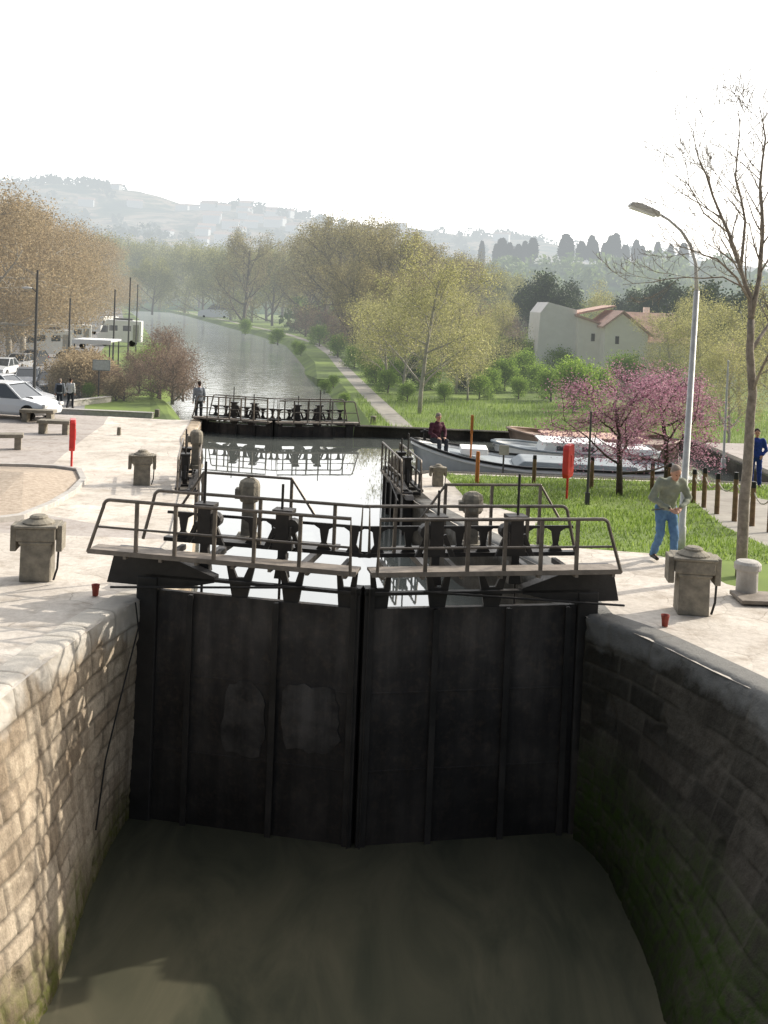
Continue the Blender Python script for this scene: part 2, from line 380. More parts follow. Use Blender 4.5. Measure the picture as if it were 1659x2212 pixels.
for f in ff:
    cx=sum(vv[i].x for i in f)/3; cy=sum(vv[i].y for i in f)/3
    if inside(hole,cx,cy) or inside(canal_in,cx,cy): continue
    if inside(canal_out,cx,cy): k="ground"
    elif inside(path_poly,cx,cy): k="towpath"
    elif inside(paveR,cx,cy): k="quay_pavement"
    elif inside(plazaL,cx,cy): k="quay_pavement" if cy<17.5 or cx>-4.5-(cy-17)*.22-1.3 else "plaza_pavement"
    elif inside(roadL,cx,cy): k="road"
    elif inside(dirtR,cx,cy): k="footpath"
    elif inside(sandR,cx,cy): k="basin_quay"
    else: k="ground"
    groups[k].append(f)
gm={"ground":m_grass,"quay_pavement":m_pave,"plaza_pavement":m_plaza,"road":m_asph,"towpath":m_dirt,"footpath":m_dirt,"basin_quay":m_plaza}
for k,fs in groups.items():
    if not fs: continue
    used=sorted({i for f in fs for i in f}); mp={u:i for i,u in enumerate(used)}
    b=MB(); b.add([(vv[u].x,vv[u].y,Z[u]) for u in used],[tuple(mp[i] for i in f) for f in fs])
    struct(b.obj(k,gm[k]))
def sheet(name,poly,z,mat):
    b=MB(); tr=geometry.tessellate_polygon([[Vector((p[0],p[1],0)) for p in poly]])
    b.add([(p[0],p[1],z) for p in poly],tr); o=b.obj(name,mat)
    return struct(o)
sheet("chamber_water",[(-6,-8),(-6,7),(-5.2,12),(-3.9,15.9),(3.9,15.9),(5.2,12.5),(6.8,7),(7.7,-8)],WL_LOW,m_low)
sheet("basin_water",[(gL.x-.3,15.4),(-3.9,19),(-4.6,25),(-5.7,31),(-6.9,37),(-7.6,43.3),(-1.2,43.3),(BX+.3,44.0),(BX+.3,31.7),(1.2,31.2),(.2,30.3),(.2,28.5),(.7,25),(1.7,21),(gR.x,18),(gR.x+.3,15.4)],WL_MID,m_mid)
sheet("canal_water",[list(p) for p in canal_out],WL_CAN,m_can)
# ---------------------------------------------------------------- masonry walls
def resample(line,ds):
    P=np.array(line,float); seg=np.hypot(*(P[1:]-P[:-1]).T); s=np.concatenate([[0],np.cumsum(seg)]); n=max(2,int(s[-1]/ds)+1)
    t=np.linspace(0,s[-1],n); X=np.interp(t,s,P[:,0]); Y=np.interp(t,s,P[:,1])
    if ds<.1:
        k=61; ker=np.ones(k)/k
        Xp=np.concatenate([X[0]+(X[0]-X[k//2:0:-1]),X,X[-1]+(X[-1]-X[-2:-k//2-1:-1])]); Yp=np.concatenate([Y[0]+(Y[0]-Y[k//2:0:-1]),Y,Y[-1]+(Y[-1]-Y[-2:-k//2-1:-1])])
        X=np.convolve(Xp,ker,'valid')[:n]; Y=np.convolve(Yp,ker,'valid')[:n]
    return t,X,Y
def masonry(name,label,line,side,zb,mat,ds,dz,batter=.1,amp=1.0,cope=.42):
    t,X,Y=resample(line,ds); n=len(t)
    tx=np.gradient(X);ty=np.gradient(Y);l=np.hypot(tx,ty); nx=side*ty/l; ny=-side*tx/l
    rows=[(-cope,.03,0),(-.28,.035,0),(-.14,.035,0),(-.06,.03,0),(-.02,.005,0)]
    d=.04
    depth=-zb
    while d<depth: rows.append((None,-d,1)); d+=dz
    rows.append((None,-depth,1)); m=len(rows)
    rr=random.Random(len(line)*17+int(abs(zb)*10))
    rowh=[0,.36]; 
    while rowh[-1]<depth+.5: rowh.append(rowh[-1]+rr.uniform(.22,.33))
    cuts=[]
    for _ in rowh:
        c=[-rr.uniform(0,.8)]
        while c[-1]<t[-1]+1: c.append(c[-1]+rr.uniform(.35,.85))
        cuts.append(c)
    tones=[[rr.random() for _ in c] for c in cuts]; offsb=[[rr.gauss(0,.006) for _ in c] for c in cuts]
    vs=[];tone=[];jt=[]
    for j,(o,dzz,fc) in enumerate(rows):
        for i in range(n):
            hh=h(X[i],Y[i]); dep=max(0,-dzz)
            q=Vector((X[i]*1.0,Y[i]*1.0,dzz)); 
            n1=noise.noise(q*1.7); n2=noise.noise(q*6.0); n3=noise.noise(q*17)
            dw=max(0,dep+(n1*.02+n2*.008)*(1 if dep>.3 else 0)); tw=t[i]+n2*.015
            r=max(0,bisect.bisect_right(rowh,dw)-1); c=cuts[r]; k=max(0,bisect.bisect_right(c,tw)-1)
            e=min(tw-c[k],c[k+1]-tw,(dw-rowh[r]) if fc and r>0 else 9,(rowh[r+1]-dw) if fc else 9)
            jn=max(0.,1-e/.03)*min(1,max(.25,.75+noise.noise(q*.8+Vector((5,5,5)))*1.5))
            hole_=max(0,noise.noise(q*3.1+Vector((9,1,4)))-.48)*.25
            disp=amp*(offsb[r][k]*(1 if fc else .3)-jn*.030+n1*.005+n2*.006+n3*.007-hole_)
            if fc:
                edge=.09*max(0,n1+n2*.6+.15)*math.exp(-dep/.16)*amp
                bt=batter(Y[i]) if callable(batter) else batter
                off=bt*dep+disp-edge; z=hh+dzz
                vs.append((X[i]+nx[i]*off,Y[i]+ny[i]*off,z))
            else:
                off=o-max(0,n1+n2*.6+.15)*.09*amp*(1 if o>-.1 else 0); vs.append((X[i]+nx[i]*off,Y[i]+ny[i]*off,hh+dzz+(disp*.35 if j>0 else 0)))
            tone.append(tones[r][k]); jt.append(jn)
    fs=[]
    for j in range(m-1):
        for i in range(n-1):
            a=j*n+i
            fs.append((a,a+n,a+n+1,a+1) if side>0 else (a,a+1,a+n+1,a+n))
    b=MB(); b.add(vs,fs); ob=b.obj(name,mat,smooth=True)
    for nm,dat in (('tone',tone),('joint',jt)):
        at=ob.data.attributes.new(nm,'FLOAT','POINT'); at.data.foreach_set('value',np.array(dat,np.float32))
    tag(ob,label,"wall"); return ob
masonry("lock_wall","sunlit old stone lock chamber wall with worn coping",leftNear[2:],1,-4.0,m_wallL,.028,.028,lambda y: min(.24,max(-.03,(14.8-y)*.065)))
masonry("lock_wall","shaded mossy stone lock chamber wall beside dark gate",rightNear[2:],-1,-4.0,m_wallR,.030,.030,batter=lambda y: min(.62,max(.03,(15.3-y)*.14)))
masonry("lock_wall","plain stone wall of the lock basin",[leftNear[-1]]+leftFar,1,-2.0,m_wallL,.25,.12,0,.6)
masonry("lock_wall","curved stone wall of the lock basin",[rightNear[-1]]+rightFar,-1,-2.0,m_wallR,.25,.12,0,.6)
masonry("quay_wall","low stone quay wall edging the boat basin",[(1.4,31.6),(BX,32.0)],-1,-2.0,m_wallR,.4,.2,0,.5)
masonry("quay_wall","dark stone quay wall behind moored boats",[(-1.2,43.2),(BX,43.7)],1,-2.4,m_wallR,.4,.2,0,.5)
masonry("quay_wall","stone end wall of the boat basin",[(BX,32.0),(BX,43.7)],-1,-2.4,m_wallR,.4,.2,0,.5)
masonry("lock_wall","stone side wall below the distant lock gate",[(-7.3,43),(-7.9,47),(-9,55)],1,-3.2,m_wallL,.4,.25,0,.5)
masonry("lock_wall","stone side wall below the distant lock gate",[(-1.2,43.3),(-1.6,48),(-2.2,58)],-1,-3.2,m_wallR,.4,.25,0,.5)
# ---------------------------------------------------------------- lock gates
def gate(hinge,mitre,s,ztop,zbot,wz,label,group,ext=.95,railh=.73,ribs=(.22,.48,.74),rear=True,near=.5,racks=(.4,.69),gap=1.02,wk=.34,patch=False):
    hv=Vector(hinge);mv=Vector(mitre); d=mv-hv; L=d.length
    E=thing("lock_gate",label,"lock gate",(hv.x,hv.y,zbot),math.atan2(d.y,d.x),group)
    Z=lambda z:z-zbot
    b=MB(); b.box((L/2,0,Z(ztop)/2),(L-.1,.10,Z(ztop)))
    nz=int((ztop-zbot)/1.1)
    for k in range(nz):
        b.box((L/2,s*.053,Z(zbot+.6+k*1.12)),(L-.2,.012,.03))
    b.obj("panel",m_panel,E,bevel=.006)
    for fr in ribs:
        b=MB(); b.box((L*fr,s*.085,Z(ztop)/2),(.05,.07,Z(ztop)-.02)); b.box((L*fr,s*.124,Z(ztop)/2),(.09,.012,Z(ztop)-.02)); b.obj("rib",m_steel,E)
    if patch:
        rp=random.Random(4)
        for (x0,x1,z0,z1) in ((.38,.59,-2.15,-1.05),(.65,.93,-2.0,-1.0)):
            cx,cz=L*(x0+x1)/2,(z0+z1)/2; poly=[]
            for k in range(28):
                a=2*math.pi*k/28; ca,sa=math.cos(a),math.sin(a); q_=(abs(ca)**4+abs(sa)**4)**-.25*rp.uniform(.86,1.04)
                poly.append((cx+ca*q_*L*(x1-x0)/2,s*.058,Z(cz+sa*q_*(z1-z0)/2)))
            b=MB(); b.ext(poly,(0,s*.008,0)); b.obj("worn_plate",m_patch,E)
    b=MB(); b.box((.03,0,Z(ztop)/2+.1),(.32,.24,Z(ztop)+.2)); b.obj("heel_post",m_steel,E,bevel=.02)
    b=MB(); b.box((L-.075,0,Z(ztop)/2+.15),(.14,.2,Z(ztop)+.3)); b.tube([(L-.05,s*.14,.05),(L-.06,s*.13,Z(ztop)+.3)],.012,6); b.obj("mitre_post",m_steel,E,bevel=.02)
    b=MB(); zb=ztop+.22; wu=wz-.05
    b.box((L/2,s*.05,Z(zb)),(L,.10,.045))
    e0=min(max(ext,.45),.6)
    b.ext([(-e0,-.1,Z(ztop+.06)),(-e0+.12,-.1,Z(wu)),(.15,-.1,Z(wu)),(1.05,-.1,Z(zb+.05)),(1.05,-.1,Z(zb-.03)),(.5,-.1,Z(ztop+.06))],(0,.2,0))
    for fr,wd_ in ((.44,.24),(.68,.20),(.93,.16)):
        x=L*fr
        b.ext([(x-wd_,-.03,Z(wu)),(x-wd_+.06,-.03,Z(wu)),(x-.05,-.03,Z(zb+.06)),(x+.05,-.03,Z(zb+.06)),(x+wd_-.06,-.03,Z(wu)),(x+wd_,-.03,Z(wu)),(x+.11,-.03,Z(ztop-.02)),(x-.11,-.03,Z(ztop-.02))],(0,.06,0))
    b.tube([(L*.75,s*.12,Z(zb+.03)),(-.45,s*.3,Z(ztop+.05))],.018,6)
    b.obj("top_beam",m_steel,E,bevel=.004)
    b=MB(); b.box((L/2-ext/2,s*(near-wk/2),Z(wz-.02)),(L+ext,wk,.04))
    b.box((L/2-ext/2,s*(near+.012),Z(wz-.025)),(L+ext,.02,.07))
    for fr in np.linspace(-.05,.95,7): b.box((L*fr,s*(near/2),Z(wz-.075)),(.05,near,.06))
    b.obj("walkway",m_plank,E,bevel=.004)
    def rail(nm,yo,x0,x1,top,posts,mid=True,slant=.22):
        b=MB(); zt=Z(top); zw=Z(wz)
        pts=[(x0,yo,zw-.04)]
        for a in np.linspace(0,1,6):
            ang=a*math.pi/2; pts.append((x0+slant+.1-.1*math.cos(ang),yo,zt-.1+.1*math.sin(ang)))
        pts+=[(x1-.02,yo,zt),(x1,yo,zw-.04)]
        b.tube(pts,.026,7)
        for fr in posts:
            x=x0+slant+(x1-x0-slant)*fr; b.box((x,yo,(zt+zw)/2-.02),(.05,.04,zt-zw))
        if mid: b.tube([(x0+slant*.5,yo,(zt+zw)/2-.03),(x1,yo,(zt+zw)/2-.03)],.018,6)
        b.obj(nm,m_rail,E,smooth=False)
    rail("railing",s*near,-ext,L-.08,wz+railh,(.14,.3,.46,.62,.8))
    yo=s*(near-gap)
    rail("railing",yo,-ext+min(.4,ext),L-.02,wz+railh-.02,(.2,.5,.84),False,.16)
    b=MB()
    for fr in (.10,.25,.44,.55,.78,.92):
        x=L*fr; zt=Z(wz+.36)
        b.ext([(x-.2,yo-.015,zt+.05),(x+.2,yo-.015,zt+.05),(x+.07,yo-.015,zt-.03),(x+.04,yo-.015,zt-.22),(x+.12,yo-.015,zt-.34),(x-.12,yo-.015,zt-.34),(x-.04,yo-.015,zt-.22),(x-.07,yo-.015,zt-.03)],(0,.03,0))
    b.box((L*.5,yo,Z(wz+.4)),(L*.96,.035,.04)); b.box((L*.5,yo,Z(wz-.0)),(L*.98,.12,.06))
    for fr in (.1,.3,.6,.9): b.box((L*fr,yo/2,Z(wz-.12)),(.07,abs(yo)+.1,.08))
    b.obj("lattice_beam",m_steel,E)
    for fr in racks:
        x=L*fr; b=MB(); y0=s*(near-gap*.73)
        b.box((x,y0,Z(wz+.40)),(.2,.18,.40)); b.box((x,y0,Z(wz+.61)),(.30,.24,.06)); b.box((x,y0,Z(wz+.12)),(.28,.14,.16)); b.box((x,y0,Z(wz+.0)),(.12,.12,.2))
        b.box((x,y0,Z(wz-.2)),(.2,.16,.34),taper=.6)
        b.tube([(x-.03,y0,Z(ztop-.5)),(x-.03,y0,Z(wz+1.25 if fr<.5 else wz+1.0))],.022,6)
        b.tube([(x+.14,y0-.08,Z(wz+.4)),(x+.14,y0+.08,Z(wz+.4))],.11,12)
        b.tube([(x+.14,y0+s*.08,Z(wz+.4)),(x+.14,y0+s*.14,Z(wz+.4)),(x+.14,y0+s*.14,Z(wz+.22))],.015,6)
        for q_ in (-1,1): b.ext([(x+q_*.30,y0-.03,Z(wz+.03)),(x+q_*.22,y0-.03,Z(wz+.03)),(x+q_*.1,y0-.03,Z(wz+.34)),(x+q_*.16,y0-.03,Z(wz+.36))],(0,.06,0))
        b.obj("rack_gear",m_steel,E,bevel=.01)
    if rear:
        b=MB(); yo=s*(near-2.0); zt=Z(wz+.86)
        a0,a1=-L*.03,L*.66
        b.tube([(a0,yo,Z(wz+.3)),(a0+.35,yo,zt),(a1-.4,yo,zt),(a1,yo,Z(wz+.3))],.024,7)
        for x in (a0+.35,(a0+a1)/2,a1-.4): b.box((x,yo,(zt+Z(wz-.1))/2),(.045,.04,zt-Z(wz-.1)))
        b.obj("guard_rail",m_rail,E)
        b=MB(); b.box((L*.42,s*(near-1.75),Z(wz-.12)),(L*.75,.4,.05)); b.box((L*.25,s*(near-1.5),Z(wz-.2)),(.1,1.2,.1)); b.box((L*.7,s*(near-1.5),Z(wz-.2)),(.1,1.2,.1))
        b.obj("rear_platform",m_steel,E)
    return E,L
mit=W(783,1300,.3); mx=mit.x; my=14.72
gate((gL.x-.03,15.3),(mx-.01,my),-1,.15,-3.9,.78,"black steel lock gate leaf with tubular railings, sunlit walkway","closed lock gate leaves",ext=.72,racks=(.24,.61),ribs=(.22,.62),patch=True)
gate((gR.x+.04,15.4),(mx+.01,my),1,.15,-3.9,.78,"black steel lock gate leaf with railings and stay bars","closed lock gate leaves",ext=.28,racks=(.32,.68),ribs=(.10,.37,.69))
gate((-7.25,43.0),(-4.3,42.3),-1,-.75,-4.2,-.52,"distant black lock gate leaf with railing above water","distant lock gate leaves",railh=.86,rear=False,ext=.3)
gate((-1.25,43.1),(-4.28,42.3),1,-.75,-4.2,-.52,"distant black lock gate leaf with railing above water","distant lock gate leaves",railh=.86,rear=False,ext=.3)
gate((-4.4,24.8),(-4.95,28.3),-1,-.35,-2.2,-.15,"open lock gate leaf folded back against basin wall","open lock gate leaves",railh=.75,rear=False,ext=.1,near=.15,gap=.5,wk=.2)
gate((.72,25.4),(.22,28.6),1,-.3,-2.2,-.1,"open lock gate leaf folded back against curved wall","open lock gate leaves",railh=.75,rear=False,ext=.1,near=.15,gap=.5,wk=.2)
# ---------------------------------------------------------------- concrete machine bollards
def machine(loc,rot,sc,label,ped=False):
    E=thing("lock_machine_bollard",label,"bollard",loc,rot,"concrete lock winding bollards"); E.scale=(sc,)*3
    b=MB(); b.box((0,0,.31),(.46,.42,.62),taper=.97); b.box((0,0,.60),(.5,.46,.05)); b.obj("column",m_conc,E,bevel=.02)
    b=MB(); b.box((0,0,.725),(.58,.48,.2)); b.box((0,0,.845),(.64,.54,.045)); b.obj("head_block",m_conc,E,bevel=.02)
    b=MB(); b.lathe([(.24,.868),(.24,.89),(.17,.93),(.14,.945),(.14,.97),(.1,.995),(.04,1.0)],14); b.obj("cap",m_conc,E,smooth=False)
    for x in (-.34,.34):
        b=MB(); b.box((x,0,.66),(.09,.34,.40)); b.obj("side_flap",m_conc,E,bevel=.012)
    b=MB(); b.tube([(.33,-.12,.46),(.32,-.13,.2),(.27,-.14,.02)],.018,6); b.obj("cable",m_black,E)
    return E
machine(W(80,1250,0),.12,1.0,"weathered concrete winding bollard on pale stone quay")
machine(W(1492,1322,0),-.1,1.0,"weathered concrete winding bollard beside red cup-shaped pot")
machine(G(306,1047),.2,.88,"small concrete winding bollard on quay near open gate")
def smallcap(px,py,D,hh,label):
    p=AT(px,py,D); E=thing("lock_machine_bollard",label,"bollard",(p.x,p.y,p.z-hh),0,"concrete lock winding bollards")
    b=MB(); b.box((0,0,hh*.36),(.22,.22,hh*.72),taper=.85); b.box((0,0,hh*.05),(.36,.36,hh*.1)); b.obj("column",m_conc,E,bevel=.02)
    b=MB(); b.lathe([(.14,hh*.62),(.17,hh*.68),(.17,hh*.88),(.15,hh*.95),(.07,hh)],12); b.box((-.18,0,hh*.75),(.08,.2,hh*.16)); b.obj("cap",m_conc,E,bevel=.01)
smallcap(540,1032,16.6,1.0,"round-headed concrete bollard on gate platform")
smallcap(1022,1062,16.6,.9,"round-headed concrete bollard behind gate railing")
smallcap(855,985,29.5,1.0,"dark weathered gate winding post on basin wall")
smallcap(425,928,27.0,1.0,"round-topped weathered post beside basin")
p=G(945,1050); machine((p.x,p.y,p.z),.1,.6,"grey concrete winding bollard by grass bank")
for px,py,l in ((206,1288,"small rusty red pot on stone quay edge"),(1436,1354,"small red cup-shaped pot on stone quay")):
    q=W(px,py,0); b=MB(); b.lathe([(.042,.012),(.05,.10),(.06,.16),(.062,.175),(.05,.172),(.045,.15)],16); o=b.obj("mooring_pot",m_rust,smooth=True,loc=q); tag(o,l,"pot","small red pots")
q=W(1612,1288,0); E=thing("stone_bollard","pale round-topped stone bollard beside bare tree","bollard",q)
b=MB(); b.lathe([(.17,0),(.165,.42),(.16,.43)],20); b.obj("shaft",m_concl,E,smooth=False,bevel=.01)
b=MB(); b.lathe([(.2,.43),(.21,.45),(.21,.53),(.17,.57),(.05,.585)],20); b.obj("cap",m_concl,E)
q=W(1650,1300,0); b=MB(); b.box((0,0,.03),(.9,.6,.06)); o=b.obj("drain_cover",m_plank,bevel=.01,loc=(q.x,q.y,.03)); tag(o,"flat steel drain cover set in quay","drain cover")
b=MB(); pts=[(-3.42,15.0,.02),(-3.33,14.85,-.3),(-3.42,14.3,-1.1),(-3.5,13.9,-1.8),(-3.52,13.6,-2.6)]; b.tube(pts,.012,5); o=b.obj("mooring_cable",m_black); tag(o,"thin dark cable hanging down the stone wall","cable")
def lifering(px,py,label,edge):
    q=G(px,py); E=thing("lifebuoy_case",label,"lifebuoy case",q,edge,"red lifebuoy cases on posts")
    b=MB(); b.tube([(0,0,0),(0,0,.6)],.03,8); b.obj("post",m_red,E)
    b=MB(); b.ext([(x,-.08,z) for x,z in [(-.22,.55),(.22,.55),(.3,.65),(.3,1.3),(.22,1.4),(-.22,1.4),(-.3,1.3),(-.3,.65)]],(0,.16,0)); b.obj("case",m_red,E,bevel=.03)
    b=MB(); b.box((0,-.088,.98),(.1,.01,.3)); b.obj("handle",m_red,E,bevel=.004)
lifering(154,1016,"red lifebuoy case on thin red post, seen edge-on",1.86)
lifering(1224,1078,"red lifebuoy case on red post in grass",1.15)
# ---------------------------------------------------------------- street lamp (right)
q=W(1470,1195,0); top=AT(1505,628,q.y); E=thing("street_lamp","tall pale metal street lamp with curved arm over quay","street lamp",q)
rel=lambda p:(p.x-q.x,p.y-q.y,p.z-q.z)
b=MB(); b.tube([(0,0,0),(0,0,.5),(0,0,.52),rel(top)],[.085,.085,.068,.052],12); b.obj("pole",m_galv,E,smooth=True)
b=MB(); pts=[AT(a,c,q.y-.0) for a,c in ((1505,628),(1503,570),(1492,530),(1470,497),(1445,475),(1425,463))]; b.tube([rel(p) for p in pts],[.04,.032,.03,.028,.026,.025],8); b.obj("arm",m_galv,E,smooth=True)
b=MB(); c0=Vector(rel(AT(1428,466,q.y))); c1=Vector(rel(AT(1357,441,q.y))); ax=(c1-c0); rt=ax.to_track_quat('X','Z').to_matrix()
c=(c0+c1)/2; b.ext([c+rt@Vector(v) for v in ((-.31,-.12,-.03),(.31,-.12,-.03),(.29,-.1,.05),(.1,-.1,.085),(-.25,-.08,.05))],rt@Vector((0,.24,0))); b.obj("lamp_head",m_galv,E,bevel=.015)
b=MB(); b.box(c+rt@Vector((.03,0,-.045)),(.5,.2,.03),rt); b.obj("diffuser",m_white,E)
def pole(px,py,top,label,lamp=0,r=.08,mat=None,name="utility_pole"):
    q=G(px,py); t=AT(px,top,q.y); H_=t.z-q.z
    E=thing(name,label,"lamp post" if lamp else "pole",q,0)
    b=MB(); b.tube([(0,0,0),(0,0,H_*.5),(0,0,H_)],[r,r*.85,r*.7],8); b.box((0,0,.15),(r*3,r*3,.3)); b.obj("pole",mat or m_dpole,E)
    if lamp:
        b=MB(); z=H_-lamp; b.tube([(0,0,z-.25),(-.25,0,z),(-.35,0,z)],.03,6); b.obj("arm",m_dpole,E)
        b=MB(); b.ell((-.6,0,z+.02),(.32,.13,.08)); b.obj("lamp_head",m_galv,E,smooth=True)
    else:
        b=MB(); b.ell((0,0,H_),(r,r,r*.6)); b.obj("cap",mat or m_dpole,E)
pole(72,886,583,"tall dark lamp pole with small lamp beside parked cars",1.1,.10)
pole(146,836,645,"slim dark pole beside the car park")
pole(243,803,626,"slim dark pole near white camper van",0,.09)
pole(276,775,600,"tall dark pole near the canal",0,.10)
pole(293,760,615,"dark pole near trees at the canal bank",0,.08)
pole(1268,1090,890,"thin dark mooring pole in grass beside basin",0,.035)
pole(1562,1010,780,"thin lamp pole beyond the basin",0,.045,m_galv)
pole(1207,800,680,"thin pole in front of the house",0,.08)
q=G(212,866); E=thing("information_sign","blank grey rectangular sign board on thin post","sign",q)
b=MB(); b.tube([(0,0,0),(0,0,2.6)],.05,8); b.obj("post",m_dpole,E)
b=MB(); b.box((.15,-.06,2.35),(1.15,.04,.7)); b.obj("board",m_bluegrey,E,bevel=.01)
b=MB(); b.box((.15,-.083,2.35),(1.05,.006,.6)); b.obj("face",m_galv,E)
def bench(px,py,label,rz=0,w=1.15):
    q=G(px,py); E=thing("stone_bench",label,"bench",q,rz,"low stone benches on the plaza")
    b=MB(); b.box((0,0,.43),(w,.5,.12)); b.obj("seat",m_conc,E,bevel=.02)
    for x in (-w*.36,w*.36): b=MB(); b.box((x,0,.185),(.2,.42,.37)); b.obj("leg",m_conc,E,bevel=.01)
bench(118,937,"low stone bench on pale plaza"); bench(8,970,"low stone bench on pale plaza",.3); bench(82,912,"low stone bench near parked cars",0,1.3)
def block(px,py,s_,label,nm="stone_block"):
    q=G(px,py); E=thing(nm,label,"bollard",q)
    b=MB(); b.box((0,0,s_[2]*.45),(s_[0],s_[1],s_[2]*.9),taper=.85); b.obj("shaft",m_conc,E,bevel=.02)
    b=MB(); b.ell((0,0,s_[2]*.92),(s_[0]*.55,s_[1]*.55,s_[2]*.12)); b.obj("cap",m_conc,E,smooth=True)
block(339,903,(.28,.28,.5),"short stone mooring bollard on far quay"); block(257,940,(.14,.14,.28),"short stone mooring stub on plaza"); block(806,915,(.35,.35,.45),"stone mooring bollard beside towpath")
kb=[G(a,b_) for a,b_ in ((45,1122),(110,1095),(155,1068),(180,1042),(170,1020),(120,1013),(60,1010),(0,1009),(-120,1009),(-150,1100),(-60,1135))]
b=MB(); b.add([(p.x,p.y,p.z+.02) for p in kb]+[(sum(p.x for p in kb)/len(kb),sum(p.y for p in kb)/len(kb),h(0,24)+.28)],[(i,(i+1)%len(kb),len(kb)) for i in range(len(kb))]); 
o=b.obj("gravel_bed",m_gravel); struct(o)
b=MB(); pk=kb+[kb[0]]
for i in range(len(pk)-1):
    a,c=pk[i],pk[i+1]; d=c-a; rt=d.to_track_quat('X','Z').to_matrix(); b.box((a+c)/2+Vector((0,0,.05)),(d.length+.06,.16,.12),rt)
o=b.obj("stone_kerb",m_concl,bevel=.01); tag(o,"pale stone kerb curving round gravel bed","kerb")
for (a,c,l) in (((110,895),(330,905),"low pale stone parapet at plaza edge"),((150,878),(235,868),"pale kerb stone by the car park")):
    p,q=G(*a),G(*c); d=q-p; rt=Matrix.Rotation(math.atan2(d.y,d.x),3,'Z'); b=MB(); b.box((p+q)/2+Vector((0,0,.15)),(d.xy.length,.4,.35),rt); b.box((p+q)/2+Vector((0,0,.35)),(d.xy.length+.05,.48,.06),rt); o=b.obj("low_wall",m_concl,bevel=.02); tag(o,l,"wall")
q=G(40,905); E=thing("handrail","short dark metal handrail beside parked cars","railing",q)
b=MB(); b.tube([(-.8,0,0),(-.75,0,.75),(-.6,0,.85),(.5,0,.85),(.6,0,.75),(.6,0,0)],.03,6); b.obj("frame",m_dpole,E)
b=MB(); b.tube([(-.75,0,.45),(.6,0,.45)],.02,6); b.obj("rail",m_dpole,E)
# ---------------------------------------------------------------- wooden posts with rope
posts=[(1030,1046,975),(1153,1044,983),(1277,1055,985),(1408,1060,997),(1445,1062,1000),(1475,1070,1008),(1498,1086,1014),(1520,1096,1010),(1548,1110,1022),(1586,1126,1020),(1624,1136,1040),(1662,1150,1055)]
prev=None
for i,(px,pb,pt) in enumerate(posts):
    q=G(px,pb); t=AT(px,pt,q.y); H_=max(.7,t.z-q.z)
    E=thing("wooden_post","round wooden post with dark top in grass" if i else "orange painted wooden post at basin edge","post",q,0,"wooden posts joined by rope")
    b=MB(); b.tube([(0,0,0),(.0,0,H_*.86)],[.06,.055],10); b.obj("shaft",m_wood if i else m_orange,E)
    b=MB(); b.tube([(0,0,H_*.86),(0,0,H_)],[.061,.05],10); b.obj("top",m_black if i else m_orange,E)
    if i>=5:
        top_=Vector((q.x,q.y,q.z+H_*.8))
        if prev is not None:
            b=MB(); pts=[]
            for a in np.linspace(0,1,9): 
                p=prev.lerp(top_,a); p.z-=.28*4*a*(1-a)*.8; pts.append(p)
            b.tube(pts,.016,5); o=b.obj("rope",m_rope); tag(o,"pale rope hanging between wooden posts","rope","ropes between posts")
        prev=top_
q=G(1016,1000); b=MB(); b.tube([(0,0,0),(0,0,1.3)],.03,8); b.box((0,0,1.25),(.09,.05,.6)); o=b.obj("marker_post",m_orange,loc=q); tag(o,"thin orange marker post at boat basin","post")
q=AT(1075,1003,33.2); E=thing("notice_board","small square grey notice board on quay post","sign",(q.x,31.7,-.62)); b=MB(); b.tube([(0,0,0),(0,0,.75)],.03,6); b.obj("post",m_dpole,E); b=MB(); b.box((0,-.04,.75),(.3,.03,.3)); b.obj("board",m_concl,E,bevel=.005)
